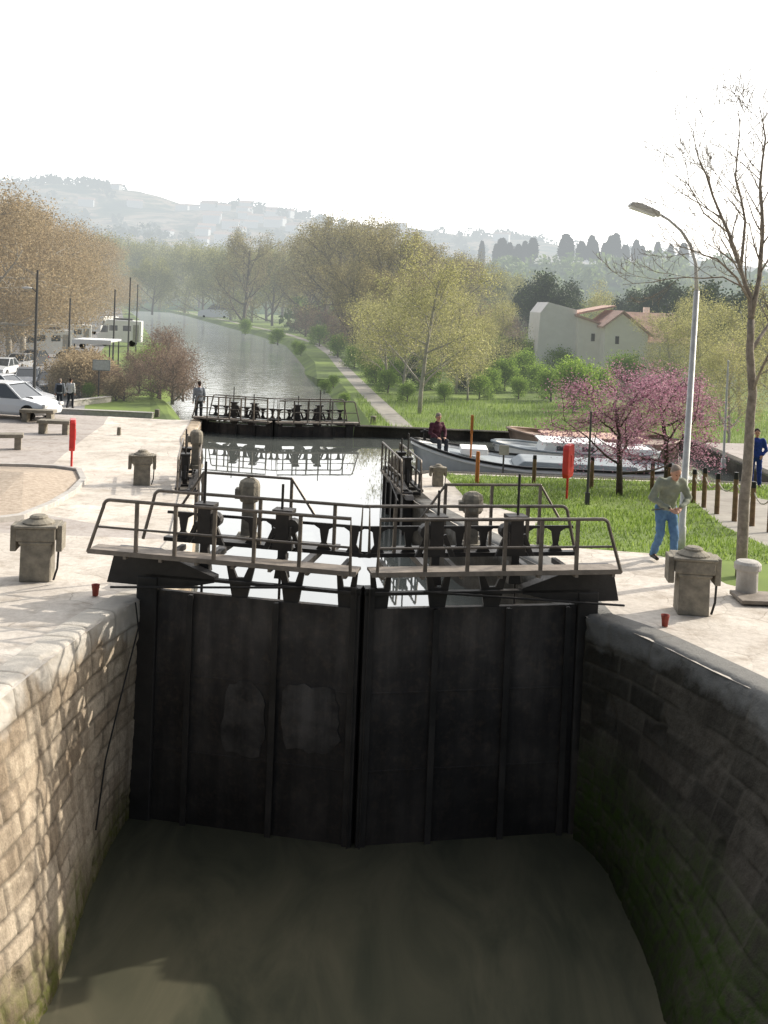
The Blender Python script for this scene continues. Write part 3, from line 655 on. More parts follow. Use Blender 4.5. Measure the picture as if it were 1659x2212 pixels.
# ---------------------------------------------------------------- boats
def hull_mesh(L,B,D0,bowrise,n=26,full=.18):
    st=[]
    for i in range(n+1):
        u=i/n
        w=min(1,(u/full))**.55 if u<full else 1; w*=(1-max(0,(u-.88)/.12)**2*.45)
        sh=D0+bowrise*max(0,1-u/.45)**1.6+.12*max(0,(u-.85)/.15)
        st.append((u*L,B/2*max(w,.02),sh))
    return st
def boat(loc,rz,L,B,D0,br,label,mh,mg,kind):
    E=thing("moored_boat",label,"boat",loc,rz,"boats moored in the basin"); st=hull_mesh(L,B,D0,br)
    b=MB(); vs=[];fs=[]
    for i,(x,w,sh) in enumerate(st):
        rk=.45*max(0,1-i/5)
        for y,z,k in ((-w,sh,0),(-w*.97,sh*.5,.3),(-w*.86,0,.6),(-w*.55,-.3,.8),(0,-.38,.9),(w*.55,-.3,.8),(w*.86,0,.6),(w*.97,sh*.5,.3),(w,sh,0)):
            vs.append((x+rk*k,y,z))
    m=9
    for i in range(len(st)-1):
        for j in range(m-1):
            a=i*m+j; fs.append((a,a+1,a+m+1,a+m))
    fs.append(tuple(range(m))); fs.append(tuple(reversed(range((len(st)-1)*m,len(st)*m))))
    b.add(vs,fs); b.obj("hull",mh,E,smooth=True)
    b=MB()
    for s_ in (-1,1): b.tube([(x-.02,s_*(w+.01),sh+.01) for x,w,sh in st],.045,6)
    b.obj("gunwale",mg,E,smooth=True)
    if kind==1:
        b=MB()
        for s_ in (-1,1): b.tube([(x+.03,s_*(w+.0),sh-.11) for x,w,sh in st],.05,6)
        b.obj("white_stripe",m_white,E,smooth=True)
    b=MB(); b.add([(x,-w*.97,sh-.12) for x,w,sh in st]+[(x,w*.97,sh-.12) for x,w,sh in st],[(i,i+1,i+1+len(st),i+len(st)) for i in range(len(st)-1)]); b.obj("deck",m_bluegrey if kind!=3 else m_brownb,E)
    def cabin(x0,x1,w,z0,z1,mat,win=True,rm=None):
        b=MB(); ft=.15
        b.ext([(x0,-w,z0),(x1,-w,z0),(x1-.08,-w,z1),(x0+ft,-w,z1)],(0,2*w,0)); c=b.obj("cabin",mat,E,bevel=.04)
        b=MB(); b.box(((x0+x1)/2+.04,0,z1+.025),(x1-x0+.1,2*w+.14,.05)); b.obj("roof",rm or m_white,c,bevel=.015)
        if win:
            nw=max(1,int((x1-x0)/.8))
            for k in range(nw):
                b=MB(); xx=x0+ft+.15+(x1-x0-.5)*(k+.5)/nw; b.box((xx,-w-.004,(z0+z1)/2+.06),(.45,.02,(z1-z0)*.38)); b.obj("window",m_glass,c,bevel=.01)
    if kind==1:
        b=MB(); b.box((2.1,0,.80),(.9,1.1,.2)); b.obj("hatch",m_white,E,bevel=.03)
        b=MB(); b.ext([(3.4,-B*.3,.4),(7.4,-B*.3,.4),(7.4,-B*.3,.58),(3.7,-B*.3,.62)],(0,B*.6,0)); b.obj("hold_cover",m_bluegrey,E,bevel=.05)
        b=MB(); b.tube([(.45,0,1.05),(.45,0,1.4)],.05,8); b.tube([(.3,-.15,1.34),(.6,.15,1.34)],.03,6); b.obj("bitt",m_black,E)
    if kind==2:
        cabin(1.7,4.0,B*.36,.35,.80,m_white); b=MB(); b.box((5.0,0,.56),(1.4,B*.66,.3)); b.obj("hatch",m_white,E,bevel=.05)
    if kind==3:
        cabin(1.4,5.2,B*.34,.4,.64,m_brownb,False,m_tile)
    return E
boat((1.05,35.0,WL_MID),-.03,8.8,2.9,.48,.60,"long grey-white barge with dark gunwale and raised bow",m_hull,m_black,1)
boat((4.1,38.2,WL_MID),.0,6.0,2.4,.5,.2,"small white motor cruiser moored beside barge",m_white,m_bluegrey,2)
boat((5.0,41.2,WL_MID),.01,6.6,2.8,.55,.3,"brown wooden barge with long low cabin roof",m_brownb,m_brownb,3)
# ---------------------------------------------------------------- people
dg=bpy.context.evaluated_depsgraph_get
def bake(mb,name,mat,vox,parent,smooth=4,extra=None,disp=0):
    o=mb.obj(name,mat); r=o.modifiers.new("r",'REMESH'); r.mode='VOXEL'; r.voxel_size=vox; r.use_smooth_shade=True
    s_=o.modifiers.new("s",'SMOOTH'); s_.iterations=smooth; s_.factor=.5
    d=dg(); d.update(); me=bpy.data.meshes.new_from_object(o.evaluated_get(d)); me.name=name
    old=o.data; o.modifiers.clear(); o.data=me; bpy.data.meshes.remove(old)
    if len(me.materials)==0: me.materials.append(mat)
    me.polygons.foreach_set('use_smooth',[True]*len(me.polygons))
    if disp:
        for v in me.vertices: v.co+=v.normal*noise.noise(Vector((v.co.x*9,v.co.y*9,v.co.z*16)))*disp
    o.parent=parent; return o
def cap(mb,a,b,ra,rb):
    a=Vector(a);b=Vector(b)
    for k in range(7):
        t=k/6; mb.ell(a.lerp(b,t),ra+(rb-ra)*t,seg=12,rings=8)
    mb.tube([a,b],[ra*.98,rb*.98],12)
def person(label,loc,yaw,pose,top,trou,hair,vox=.012,sc=1.0,extra=None,mskin=m_skin):
    E=thing("person",label,"person",loc,yaw); E.scale=(sc,)*3
    J=dict(pel=(0,0,.95),che=(0,0,1.36),nec=(0,.0,1.5),hea=(0,.02,1.645),
      sl=(-.185,0,1.43),el=(-.245,-.02,1.14),wl=(-.25,.05,.9),sr=(.185,0,1.43),er=(.245,-.02,1.14),wr=(.25,.05,.9),
      hl=(-.095,0,.93),kl=(-.11,.02,.5),al=(-.11,-.02,.09),hr=(.095,0,.93),kr=(.11,.02,.5),ar=(.11,-.02,.09)); J.update(pose)
    tilt=J.pop('tilt',0)
    V={k:Vector(v) for k,v in J.items()}
    b=MB()
    def torso(mb,g):
        for k in range(9):
            t=k/8; c=V['pel'].lerp(V['che'],t); rx=float(np.interp(t,[0,.4,1],[.16,.145,.175]))+g; ry=float(np.interp(t,[0,.4,1],[.115,.11,.115]))+g
            mb.ell(c,(rx,ry,.09+g))
    torso(b,0); cap(b,V['che']+Vector((0,0,.05)),V['nec'],.09,.055); cap(b,V['nec'],V['hea']-Vector((0,0,.06)),.055,.052)
    for s_ in 'lr':
        cap(b,V['s'+s_],V['e'+s_],.055,.042); cap(b,V['e'+s_],V['w'+s_],.042,.028); cap(b,V['h'+s_],V['k'+s_],.085,.058); cap(b,V['k'+s_],V['a'+s_],.056,.038)
        cap(b,V['s'+s_],V['che'],.055,.07)
        f=Vector((0,.17,-.045)); cap(b,V['a'+s_]+Vector((0,0,-.03)),V['a'+s_]+f,.04,.032)
        d=(V['w'+s_]-V['e'+s_]).normalized(); side=Vector((-1 if s_=='r' else 1,.3,0)); side=(side-d*side.dot(d)).normalized(); nrm=d.cross(side).normalized()
        pc=V['w'+s_]+d*.05; 
        rt=Matrix((side,nrm,d)).transposed(); b.ell(pc,(.036,.018,.05),rt)
        for q,(o_,ln) in enumerate(((-.027,.066),(-.009,.078),(.009,.074),(.027,.058))):
            p0=pc+d*.035+side*o_; p1=p0+d*ln*.5+nrm*.008; p2=p1+d*ln*.4+nrm*.022+side*(-.2*o_); b.tube([p0,p1,p2],[.0105,.0095,.0075],6)
        b.tube([pc-d*.02+side*.03,pc+side*.055+d*.01,pc+side*.06+d*.045],[.012,.011,.009],6)
    hd=V['hea']; rt=Matrix.Rotation(-tilt,3,'X'); T=lambda x,y,z: hd+rt@Vector((x,y,z))
    b.ell(T(0,0,.02),(.078,.098,.105),rt,16,12); b.ell(T(0,.03,-.055),(.058,.062,.06),rt); b.ell(T(0,.07,-.095),(.03,.025,.022),rt)
    b.tube([T(0,.085,.02),T(0,.115,-.02),T(0,.09,-.035)],[.008,.016,.012],8)
    for s_ in (-1,1): b.ell(T(s_*.08,0,-.005),(.012,.022,.032),rt); b.ell(T(s_*.032,.083,.035),(.024,.014,.008),rt)
    bake(b,"body",mskin,vox,E,2)
    for s_ in (-1,1):
        b=MB(); b.ell(T(s_*.03,.091,.012),(.012,.008,.007),rt); b.obj("eye",m_lens,E,smooth=True)
    b=MB(); b.ell(T(0,.09,-.062),(.024,.008,.006),rt); b.obj("mouth",m_lip,E,smooth=True)
    b=MB(); b.ell(T(0,-.018,.052),(.088,.100,.092),rt,16,12); b.ell(T(0,-.06,-.02),(.072,.052,.06),rt); 
    bake(b,"hair",hair,.014,E,2,disp=.01)
    b=MB(); torso(b,.022); b.ell(V['pel']+Vector((0,0,.0)),(.185,.145,.1)); cap(b,V['che']+Vector((0,0,.05)),V['nec']-Vector((0,0,.02)),.1,.07)
    for s_ in 'lr':
        cap(b,V['s'+s_],V['e'+s_],.075,.06); w=V['e'+s_].lerp(V['w'+s_],.95); cap(b,V['e'+s_],w,.06,.042); cap(b,V['s'+s_],V['che'],.075,.1)
    bake(b,"top",top,.016,E,3,disp=.018)
    b=MB(); b.ell(V['pel']-Vector((0,0,.03)),(.165,.13,.11))
    for s_ in 'lr': cap(b,V['h'+s_],V['k'+s_],.1,.076); cap(b,V['k'+s_],V['a'+s_]+Vector((0,0,.0)),.075,.062)
    bake(b,"trousers",trou,.016,E,3,disp=.014)
    for s_ in 'lr':
        b=MB(); a=V['a'+s_]; cap(b,a+Vector((0,-.04,-.035)),a+Vector((0,.17,-.05)),.05,.038); bake(b,"shoe",m_shoe,.014,E,2)
    if extra: extra(E,V)
    return E
C=lambda n,c:M(n,c,tuple(x*.75 for x in c),14,.9,.3)
m_sweater=C("sweater_wool",(.27,.29,.23)); m_jeans=C("denim",(.12,.23,.40)); m_bluej=C("blue_jacket",(.03,.06,.28)); m_maroon=C("maroon_cloth",(.09,.03,.045)); m_greyc=C("grey_cloth",(.22,.24,.27)); m_darkc=C("dark_cloth",(.04,.045,.055)); m_whitec=C("white_cloth",(.6,.6,.6))
m_hg=C("grey_hair",(.30,.25,.21)); m_hd=C("dark_hair",(.05,.035,.03))
q=W(1436,1216,0)
def stick(E,V):
    b=MB(); p=V['wr']; b.tube([p+Vector((.02,.04,.03)),p+Vector((.10,-.28,-.06)),p+Vector((.13,-.42,-.1))],[.014,.014,.012],6); b.obj("walking_stick",m_black,E)
person("elderly man in grey sweater and jeans, stooping with hands together",(q.x,q.y,0),math.pi+.16,
  dict(pel=(0,-.06,.94),che=(0,.10,1.33),nec=(0,.18,1.45),hea=(0,.26,1.56),tilt=.45,sl=(-.19,.11,1.39),el=(-.31,.12,1.11),wl=(-.08,.33,.99),sr=(.19,.11,1.39),er=(.32,.08,1.11),wr=(.1,.32,.97),
   hl=(-.095,-.06,.92),kl=(-.10,.1,.5),al=(-.09,.12,.09),hr=(.095,-.06,.92),kr=(.10,.0,.49),ar=(.11,-.24,.11)),m_sweater,m_jeans,m_hg,.010,1.07,stick)
q=G(1630,1052)
person("man in blue jacket and blue trousers standing by posts",q,math.pi-.2,dict(el=(-.29,-.03,1.14),wl=(-.17,.1,.98),er=(.29,-.03,1.14),wr=(.17,.1,.98),al=(-.13,.02,.09),tilt=.1),m_bluej,m_bluej,m_hd,.013,.97)
q=G(128,884)
def pack(E,V):
    b=MB(); b.box((0,-.2,1.22),(.32,.18,.42)); b.obj("backpack",m_darkc,E,bevel=.05)
person("walker in light grey top and dark trousers with backpack",q,.25,dict(kl=(-.11,.12,.5),al=(-.11,.18,.09),kr=(.11,0,.5),ar=(.11,-.22,.12),hea=(0,.06,1.62)),m_greyc,m_darkc,m_hg,.015,1.05,pack)
q=G(151,882)
person("walker in pale top and dark trousers beside companion",q,-.1,dict(kl=(-.1,.0,.5),al=(-.1,-.2,.12),kr=(.1,.12,.5),ar=(.1,.15,.09),el=(-.3,-.02,1.15)),m_whitec,m_darkc,m_hd,.015,1.03)
q=AT(430,860,44.2)
person("person in drab clothes standing beside distant lock gate",(q.x,44.2,h(0,44.2)),.4,dict(),m_greyc,m_darkc,m_hd,.016,.95)
q=AT(938,958,36)
person("seated person in maroon top on barge foredeck",(q.x,35.15,-.62),math.pi+.5,dict(pel=(0,0,.5),che=(0,.04,.92),nec=(0,.08,1.06),hea=(0,.11,1.2),tilt=.25,sl=(-.19,.04,.98),el=(-.27,.1,.72),wl=(-.14,.32,.6),sr=(.19,.04,.98),er=(.27,.1,.72),wr=(.14,.32,.6),
   hl=(-.1,0,.48),kl=(-.13,.42,.5),al=(-.13,.42,.09),hr=(.1,0,.48),kr=(.13,.42,.5),ar=(.13,.44,.09)),m_maroon,m_darkc,m_hg,.015,1.08)
# ---------------------------------------------------------------- cars
def car(loc,rz,label,paint,L=4.1,Wd=1.7,Hh=1.45,kind="car"):
    E=thing("parked_car",label,"car",loc,rz,"parked cars")
    xs=np.array([0,.02,.08,.25,.35,.5,.7,.85,.95,1.0])*L-L/2
    top=[.5,.62,.72,.86,.92,.93,.93,.92,.88,.6]; wd=[.72,.88,.95,1,1,1,1,.98,.92,.8]; bot=[.3,.24,.2,.18,.18,.18,.18,.2,.24,.34]
    b=MB(); vs=[]
    for x,t,w,bo in zip(xs,top,wd,bot):
        w=w*Wd/2; t=t*Hh/1.45
        for y,z in ((-w*.85,bo),(-w,bo+.12),(-w,(t+bo)/2+.05),(-w*.93,t),(0,t+.03),(w*.93,t),(w,(t+bo)/2+.05),(w,bo+.12),(w*.85,bo)): vs.append((x,y,z))
    fs=[];m=9
    for i in range(len(xs)-1):
        for j in range(m): a=i*m+j;c=i*m+(j+1)%m; fs.append((a,c,c+m,a+m))
    fs.append(tuple(range(m)));fs.append(tuple(reversed(range((len(xs)-1)*m,len(xs)*m)))); b.add(vs,fs); b.obj("body",paint,E,smooth=False,bevel=.03)
    zb=.86*Hh/1.45; x0,x1,x2,x3=-L*.24,-L*.05,L*.28,L*.44
    def gh(w0,w1,z0,z1,sh): return [(x0+sh,-w0,z0),(x3-sh,-w0,z0),(x3-sh,w0,z0),(x0+sh,w0,z0),(x1,-w1,z1),(x2,-w1,z1),(x2,w1,z1),(x1,w1,z1)]
    b=MB(); b.add(gh(Wd*.475,Wd*.38,zb,Hh-.04,0),[(0,1,5,4),(1,2,6,5),(2,3,7,6),(3,0,4,7)]); b.obj("window",m_glass,E)
    b=MB(); b.ext([(x1-.06,-Wd*.385,Hh-.045),(x2+.06,-Wd*.385,Hh-.045),(x2+.02,-Wd*.35,Hh),(x1+.04,-Wd*.35,Hh)],(0,Wd*.77,0)); 
    for s_ in (-1,1):
        for (xa,xb) in ((x0,x1),(x3,x2),((x0+x3)/2,(x1+x2)/2+.05)): b.tube([(xa,s_*Wd*.475,zb),(xb,s_*Wd*.385,Hh-.03)],.035,6)
    b.obj("roof",paint,E)
    for sx in (-L*.31,L*.31):
        for s_ in (-1,1):
            b=MB(); b.tube([(sx,s_*(Wd/2-.2),.31),(sx,s_*(Wd/2+.005),.31)],.31,18); w=b.obj("wheel",m_tyre,E,bevel=.02)
            b=MB(); b.tube([(sx,s_*(Wd/2),.31),(sx,s_*(Wd/2+.015),.31)],.19,12); b.obj("rim",m_rim,w)
    for s_ in (-1,1):
        b=MB(); b.box((-L/2+.07,s_*Wd*.36,.6),(.14,.3,.14)); b.obj("headlight",m_lampw,E,bevel=.03)
        b=MB(); b.box((L/2-.06,s_*Wd*.38,.78),(.12,.18,.2)); b.obj("tail_light",m_lampred,E,bevel=.03)
    return E
m_pw=M("white_car_paint",(.62,.64,.66),(.6,.62,.64),1,.25,spec=.6,hz=True); m_pd=M("dark_car_paint",(.06,.06,.065),None,1,.25,spec=.6,hz=True); m_ps=M("silver_car_paint",(.38,.39,.41),None,1,.3,spec=.6,hz=True)
q=G(22,901); car(q,math.pi-.2,"white hatchback parked at the plaza edge",m_pw,3.8,1.65,1.4)
q=G(44,876); car(q,math.pi-.2,"silver estate car parked behind another",m_ps,4.2)
q=G(10,856); car(q,math.pi-.3,"white car parked in second row",m_pw,4.0)
q=G(108,846); car(q,1.9,"dark grey car parked in second row",m_pd)
q=G(60,838); car(q,1.8,"silver car parked in third row",m_ps)
q=G(4,812); car(q,1.6,"small white car parked under plane trees",m_pw)
q=G(40,800); car(q,1.5,"silver car parked under plane trees",m_ps)
q=G(70,790); car(q,1.5,"dark car parked under plane trees",m_pd)
q=G(463,686); car((q.x,q.y,q.z),.1,"white van-like car parked beside far canal bank",m_pw,10,3.2,4.2)
def camper(q,rz,label,sc=1):
    E=thing("camper_van",label,"van",q,rz,"white camper vans on the road"); E.scale=(sc,)*3
    b=MB(); b.ext([(-2.4,-1,.45),(2.5,-1,.45),(2.5,-1,2.9),(-1.4,-1,3.0),(-1.75,-1,2.35),(-2.1,-1,1.5),(-2.4,-1,1.3)],(0,2,0)); b.obj("body",m_white,E,bevel=.08)
    for x,w in ((-.6,.9),(.9,.9)): b=MB(); b.box((x,-1.01,2.05),(w,.03,.6)); b.obj("window",m_glass,E,bevel=.02)
    b=MB(); b.ext([(-1.72,-1.012,2.3),(-1.2,-1.012,2.3),(-1.2,-1.012,1.55),(-2.05,-1.012,1.55)],(0,.02,0)); b.obj("window",m_glass,E)
    b=MB(); b.box((1.9,-1.012,1.5),(.65,.02,1.9)); b.obj("door",m_galv,E,bevel=.01)
    b=MB(); b.box((.4,0,3.05),(2,1.2,.22)); b.obj("roof_box",m_dpole,E,bevel=.05)
    for x in (-1.5,1.5):
        for s_ in (-1,1): b=MB(); b.tube([(x,s_*.75,.36),(x,s_*1.01,.36)],.36,16); b.obj("wheel",m_tyre,E)
camper(G(258,747),.12,"white camper van parked on road beside canal",1.15); camper(G(225,722),1.2,"white camper van seen end-on farther along road"); camper(G(150,752),.3,"white camper van parked under the plane trees"); camper(G(98,772),.4,"white camper van parked beside plane tree trunks")
q=G(186,852); q=Vector((q.x-1.0,q.y+6,q.z)); E=thing("white_canopy","flat white canopy roof on slim posts behind hedge","canopy",q)
b=MB(); b.box((0,0,3.5),(2.9,3,.15)); b.box((0,-1.51,3.42),(2.9,.05,.34)); b.obj("roof",m_white,E,bevel=.03)
for x in (-1.3,1.3):
    for y in (-1.3,1.3): b=MB(); b.tube([(x,y,0),(x,y,3.45)],.05,6); b.obj("post",m_dpole,E)
q=AT(-10,770,125); E=thing("roadside_building","long low pale building behind plane tree trunks","building",(q.x-6,125,-2.8),.25)
b=MB(); b.box((0,0,1.9),(18,7,3.8)); b.obj("wall",m_stucco2,E)
b=MB(); b.ext([(-9.3,-3.9,3.81),(-9.3,3.9,3.81),(-9.3,0,5.4)],(18.6,0,0)); b.obj("roof",m_tile,E)
for x in (-7,-4,-1,2,5,8): b=MB(); b.box((x,-3.51,1.7),(1.2,.06,2.2)); b.obj("window",m_glass,E)
# ---------------------------------------------------------------- house
E=thing("house","cream rendered house with several tiled gable roofs","house",(22.3,104,-2.8)); ox=22; oz=-2.8; E.scale=(1.1,1.1,1.07)
A=lambda x:x-ox
Zz=lambda z:z-oz
b=MB(); b.ext([(A(15.6),1,0),(A(19.2),1,0),(A(19.2),1,Zz(3.9)),(A(16.6),1,Zz(4.5)),(A(15.9),1,Zz(3.5))],(0,7,0)); b.obj("grey_wall",m_stucco2,E)
b=MB(); b.ext([(A(19.2),0.2,0),(A(22.2),0.2,0),(A(22.2),0.2,Zz(2.3)),(A(19.2),0.2,Zz(3.2))],(0,6,0)); b.obj("wall",m_stucco,E)
wl=MB(); wl.ext([(A(21.2),-2,0),(A(25.0),-2,0),(A(25.0),-2,Zz(1.9)),(A(22.7),-2,Zz(3.7)),(A(21.2),-2,Zz(2.5))],(0,7,0)); wl.obj("gable_wall",m_stucco,E)
wl=MB(); wl.box((A(27),1.5,Zz(1.2)/2),(5.2,5,Zz(1.2))); wl.obj("wall",m_stucco,E)
wl=MB(); wl.box((A(31.6),2.5,Zz(.4)/2),(4.0,5,Zz(.4))); wl.obj("wing_wall",m_stucco,E)
b=MB(); b.ext([(A(20.9),-2.4,Zz(2.35)),(A(22.7),-2.4,Zz(3.85)),(A(22.7),-2.4,Zz(4.0)),(A(20.9),-2.4,Zz(2.5))],(0,7.8,0)); b.ext([(A(22.72),-2.4,Zz(3.85)),(A(25.4),-2.4,Zz(1.7)),(A(25.4),-2.4,Zz(1.86)),(A(22.72),-2.4,Zz(4.0))],(0,7.8,0)); b.obj("roof",m_tile,E)
b=MB(); b.ext([(A(22.9),-1.6,Zz(1.2)),(A(22.9),2,Zz(3.9)),(A(22.9),5.6,Zz(1.2)),(A(22.9),2,Zz(3.7))],(7.0,0,0)); b.obj("roof",m_tile,E)
b=MB(); b.ext([(A(29.3),-.6,Zz(.4)),(A(29.3),2.5,Zz(2.4)),(A(29.3),5.6,Zz(.4)),(A(29.3),2.5,Zz(2.2))],(4.7,0,0)); b.obj("roof",m_tile,E)
b=MB(); b.ext([(A(19),-.1,Zz(3.3)),(A(22.4),-.1,Zz(2.3)),(A(22.4),-.1,Zz(2.45)),(A(19),-.1,Zz(3.5))],(0,6.6,0)); b.ext([(A(18.9),1.9,Zz(3.3)),(A(22.9),1.9,Zz(4.3)),(A(22.9),1.9,Zz(4.45)),(A(18.9),1.9,Zz(3.5))],(0,6,0)); b.obj("roof",m_tile,E)
for x,z in ((22.3,1.3),(20.6,1.4)): b=MB(); b.box((A(x),(-2.01 if x>21.2 else .19),Zz(z)),(.32,.06,.7)); b.obj("window",m_glass,E)
b=MB(); b.box((A(26),3,Zz(4.0)),(.5,.5,.8)); b.obj("chimney",m_stucco,E)
# ---------------------------------------------------------------- trees
def rvec(r): return Vector((r.gauss(0,1),r.gauss(0,1),r.gauss(0,1))).normalized()
def grow(tb,cb,p,d,L,r,lv,P,rr,tips):
    n=P['seg'][min(lv,len(P['seg'])-1)]; pts=[p.copy()];rad=[r]; dd=d.copy(); last=lv>=P['lv']
    for i in range(n):
        dd=(dd+rvec(rr)*P['wob']*(1 if lv else .35)+Vector((0,0,P['up'] if lv else .15))*.5).normalized()
        pts.append(pts[-1]+dd*L/n); rad.append(max(P['rmin'],r*(1-(i+1)/n*(.75 if lv else .6))))
    (tb if lv<P['tl'] else cb).tube(pts,rad,[9,6,5,3,3,3][lv],1 if lv>=P['tl'] else 0,caps=lv<2)
    if lv>=P['lv']-1: tips.extend(pts[1:])
    if last: return
    nc=P['nc'][lv]
    for k in range(nc):
        t=(P['t0'] if lv==0 else .25)+(1-(P['t0'] if lv==0 else .25))*(k+rr.random())/nc; x=t*n; i=min(int(x),n-1); q=pts[i].lerp(pts[i+1],x-i)
        ax=(pts[i+1]-pts[i]).normalized(); s_=rvec(rr); s_=(s_-ax*s_.dot(ax)).normalized(); 
        if lv==0: a=k*2.4+rr.random(); s_=Vector((math.cos(a),math.sin(a),0))
        an=math.radians(rr.uniform(*P['ang'])); nd=ax*math.cos(an)+s_*math.sin(an)
        ll=L*P['lr'][lv]*rr.uniform(.75,1.15)*((1.15-.55*t) if lv==0 else (1.1-.4*t))
        grow(tb,cb,q,nd,ll,max(P['rmin'],rad[i]*P['rr']),lv+1,P,rr,tips)
def leafquads(cb,C,size,mi=0,flat=0):
    n=len(C); a=rng.normal(size=(n,3)); a/=np.linalg.norm(a,axis=1)[:,None]; c=rng.normal(size=(n,3)); c-=a*(a*c).sum(1)[:,None]; c/=np.linalg.norm(c,axis=1)[:,None]
    s_=size*rng.uniform(.5,1.3,(n,1)); a=a*s_; c=c*s_*.6
    Q=np.stack([C-a,C+c,C+a,C-c],1).reshape(-1,3); o=len(cb.v); cb.v.extend(map(tuple,Q.tolist())); cb.f.extend([(o+4*i,o+4*i+1,o+4*i+2,o+4*i+3) for i in range(n)]); cb.m.extend([mi]*n)
def tree(name,label,cat,seed,Hh,P,leafn,leafs,sig,bark,leaf,loc,rotz=0,sc=1,group=None,tr=.02):
    rr=random.Random(seed); tb,cb=MB(),MB(); tips=[]
    base=dict(seg=[6,5,4,3,3],wob=.22,up=.12,rmin=.008,tl=2,nc=[10,6,5,4],t0=.3,ang=(30,60),lr=[.5,.5,.5,.5],rr=.55,lv=3); base.update(P)
    grow(tb,cb,Vector((0,0,-.1)),Vector((0,0,1)),Hh*base.get('tk',.8),Hh*tr,0,base,rr,tips)
    if leafn:
        T=np.array([tuple(t) for t in tips]); idx=rng.integers(0,len(T),leafn); Q=T[idx]+rng.normal(size=(leafn,3))*sig; Q=Q[Q[:,2]>.15]; leafquads(cb,Q,leafs)
    E=thing(name,label,cat,loc,rotz,group); tb.obj("trunk",bark,E,smooth=True); c=cb.obj("crown",[leaf,bark],E); setrnd(c); E.scale=(sc,)*3 if not hasattr(sc,'__len__') else sc
    return E
lf_bud=leafmat("budding_leaves",[(0,(.14,.115,.055)),(.5,(.25,.215,.095)),(1,(.40,.36,.17))],.48)
lf_olive=leafmat("olive_spring_leaves",[(0,(.14,.145,.05)),(.5,(.24,.24,.08)),(1,(.38,.37,.14))],.48)
lf_tan=leafmat("tan_plane_leaves",[(0,(.24,.18,.105)),(.5,(.37,.285,.17)),(1,(.47,.38,.24))],.5)
lf_green=leafmat("fresh_green_leaves",[(0,(.10,.17,.03)),(.5,(.20,.31,.05)),(1,(.36,.48,.10))],.5)
lf_wood=leafmat("woodland_green",[(0,(.06,.10,.03)),(.5,(.12,.18,.05)),(1,(.21,.27,.09))],.45)
lf_dark=leafmat("dark_evergreen",[(0,(.02,.04,.015)),(.6,(.045,.07,.025)),(1,(.09,.12,.04))],.2)
lf_pink=leafmat("pink_blossom",[(0,(.24,.09,.14)),(.5,(.40,.19,.27)),(1,(.58,.36,.42))],.4)
lf_brown=leafmat("reddish_twigs",[(0,(.15,.10,.075)),(.6,(.24,.165,.12)),(1,(.33,.25,.16))],.35)
lf_yel=leafmat("yellow_green_catkins",[(0,(.23,.22,.08)),(.5,(.37,.36,.14)),(1,(.55,.52,.25))],.5)
plane=tree("plane_tree","broad plane tree with tan spring crown and pale trunk","tree",11,15,dict(nc=[13,8,5,3],lr=[.66,.55,.5],t0=.16,ang=(40,80),tl=2,up=.06),32000,.09,.65,m_barkp,lf_tan,G(20,787),0,1,"plane trees along the road",.02)
PL=[(50,781,1.0),(-60,800,1.05),(-30,770,1.1),(66,772,.98),(88,755,1.0),(110,742,1.03),(134,727,1.05),(160,714,1.1),(188,703,1.15),(20,745,1.15),(-90,735,1.25),(60,735,1.2),(205,692,1.25)]
for i,(a,c,s_) in enumerate(PL): dup(plane,G(a,c),i*1.7,(s_*1.1,s_*1.1,s_))
tall=tree("deciduous_tree","tall budding deciduous tree with bare grey branches","tree",5,21,dict(nc=[15,8,5,4],lr=[.66,.52,.5],t0=.06,ang=(32,68),up=.16),19000,.13,.5,m_bark,lf_bud,G(742,742),0,1,"budding trees beside the canal")
TL=[(705,728,.98,0),(662,718,.95,2),(800,752,.92,1),(845,775,.78,3),(772,735,1.05,4),(880,752,.82,5),(640,706,.95,6),(720,716,1.12,3.3),
    (525,706,1.05,2.2),(575,694,1.0,.4),(930,762,.70,1.9),(960,745,.78,2.9),(1000,750,.72,.8),(765,770,.6,5.1),(815,790,.52,2.6),(880,800,.5,1.2)]
for a,c,s_,r_ in TL: dup(tall,G(a,c),r_,s_)
tall2=tree("deciduous_tree","broad olive-toned budding tree in haze","tree",23,20,dict(nc=[12,7,6,3],lr=[.68,.5,.5],t0=.05,ang=(35,72)),16000,.24,.9,m_bark,lf_olive,AT(470,640,330)*1,0,1,"hazy trees along far canal bank")
tall2.location.z=-2.8
for a,D,s_,r_ in ((345,420,1.3,1),(400,380,1.15,2),(440,340,1.05,3),(500,300,1.0,4),(300,450,1.3,5),(375,520,1.45,.5),(545,290,.95,1.5),(590,260,.9,2.5),(250,420,1.35,4.5),(215,380,1.3,5.5),(270,520,1.5,6),(610,330,1.1,.3),(660,300,1.0,.9),(330,330,.85,2),(430,450,1.4,1),
                  (930,190,.75,1),(980,210,.72,2),(1040,230,.75,4),(900,230,.9,5),(1090,240,.7,2),(1140,250,.7,3)):
    p=AT(a,640,D); dup(tall2,(p.x,D,-2.8),r_,s_)
will=tree("willow_tree","spreading pale yellow-green tree with single trunk","tree",31,11.2,dict(nc=[14,8,5,4],lr=[.56,.52,.5],t0=.14,ang=(30,70),up=.08),14000,.065,.38,m_barkp,lf_yel,G(906,893),0,1,"yellow-green trees",.014)
for a,c,s_,r_,l in ((985,850,.8,1,0),(835,842,.72,2.5,0),(1040,840,.62,4,0),(800,812,.7,5,0),(870,855,.75,.4,0),(950,830,.85,3.1,0),(1080,815,.75,.9,0),(1010,868,.55,2.2,0)): dup(will,G(a,c),r_,s_)
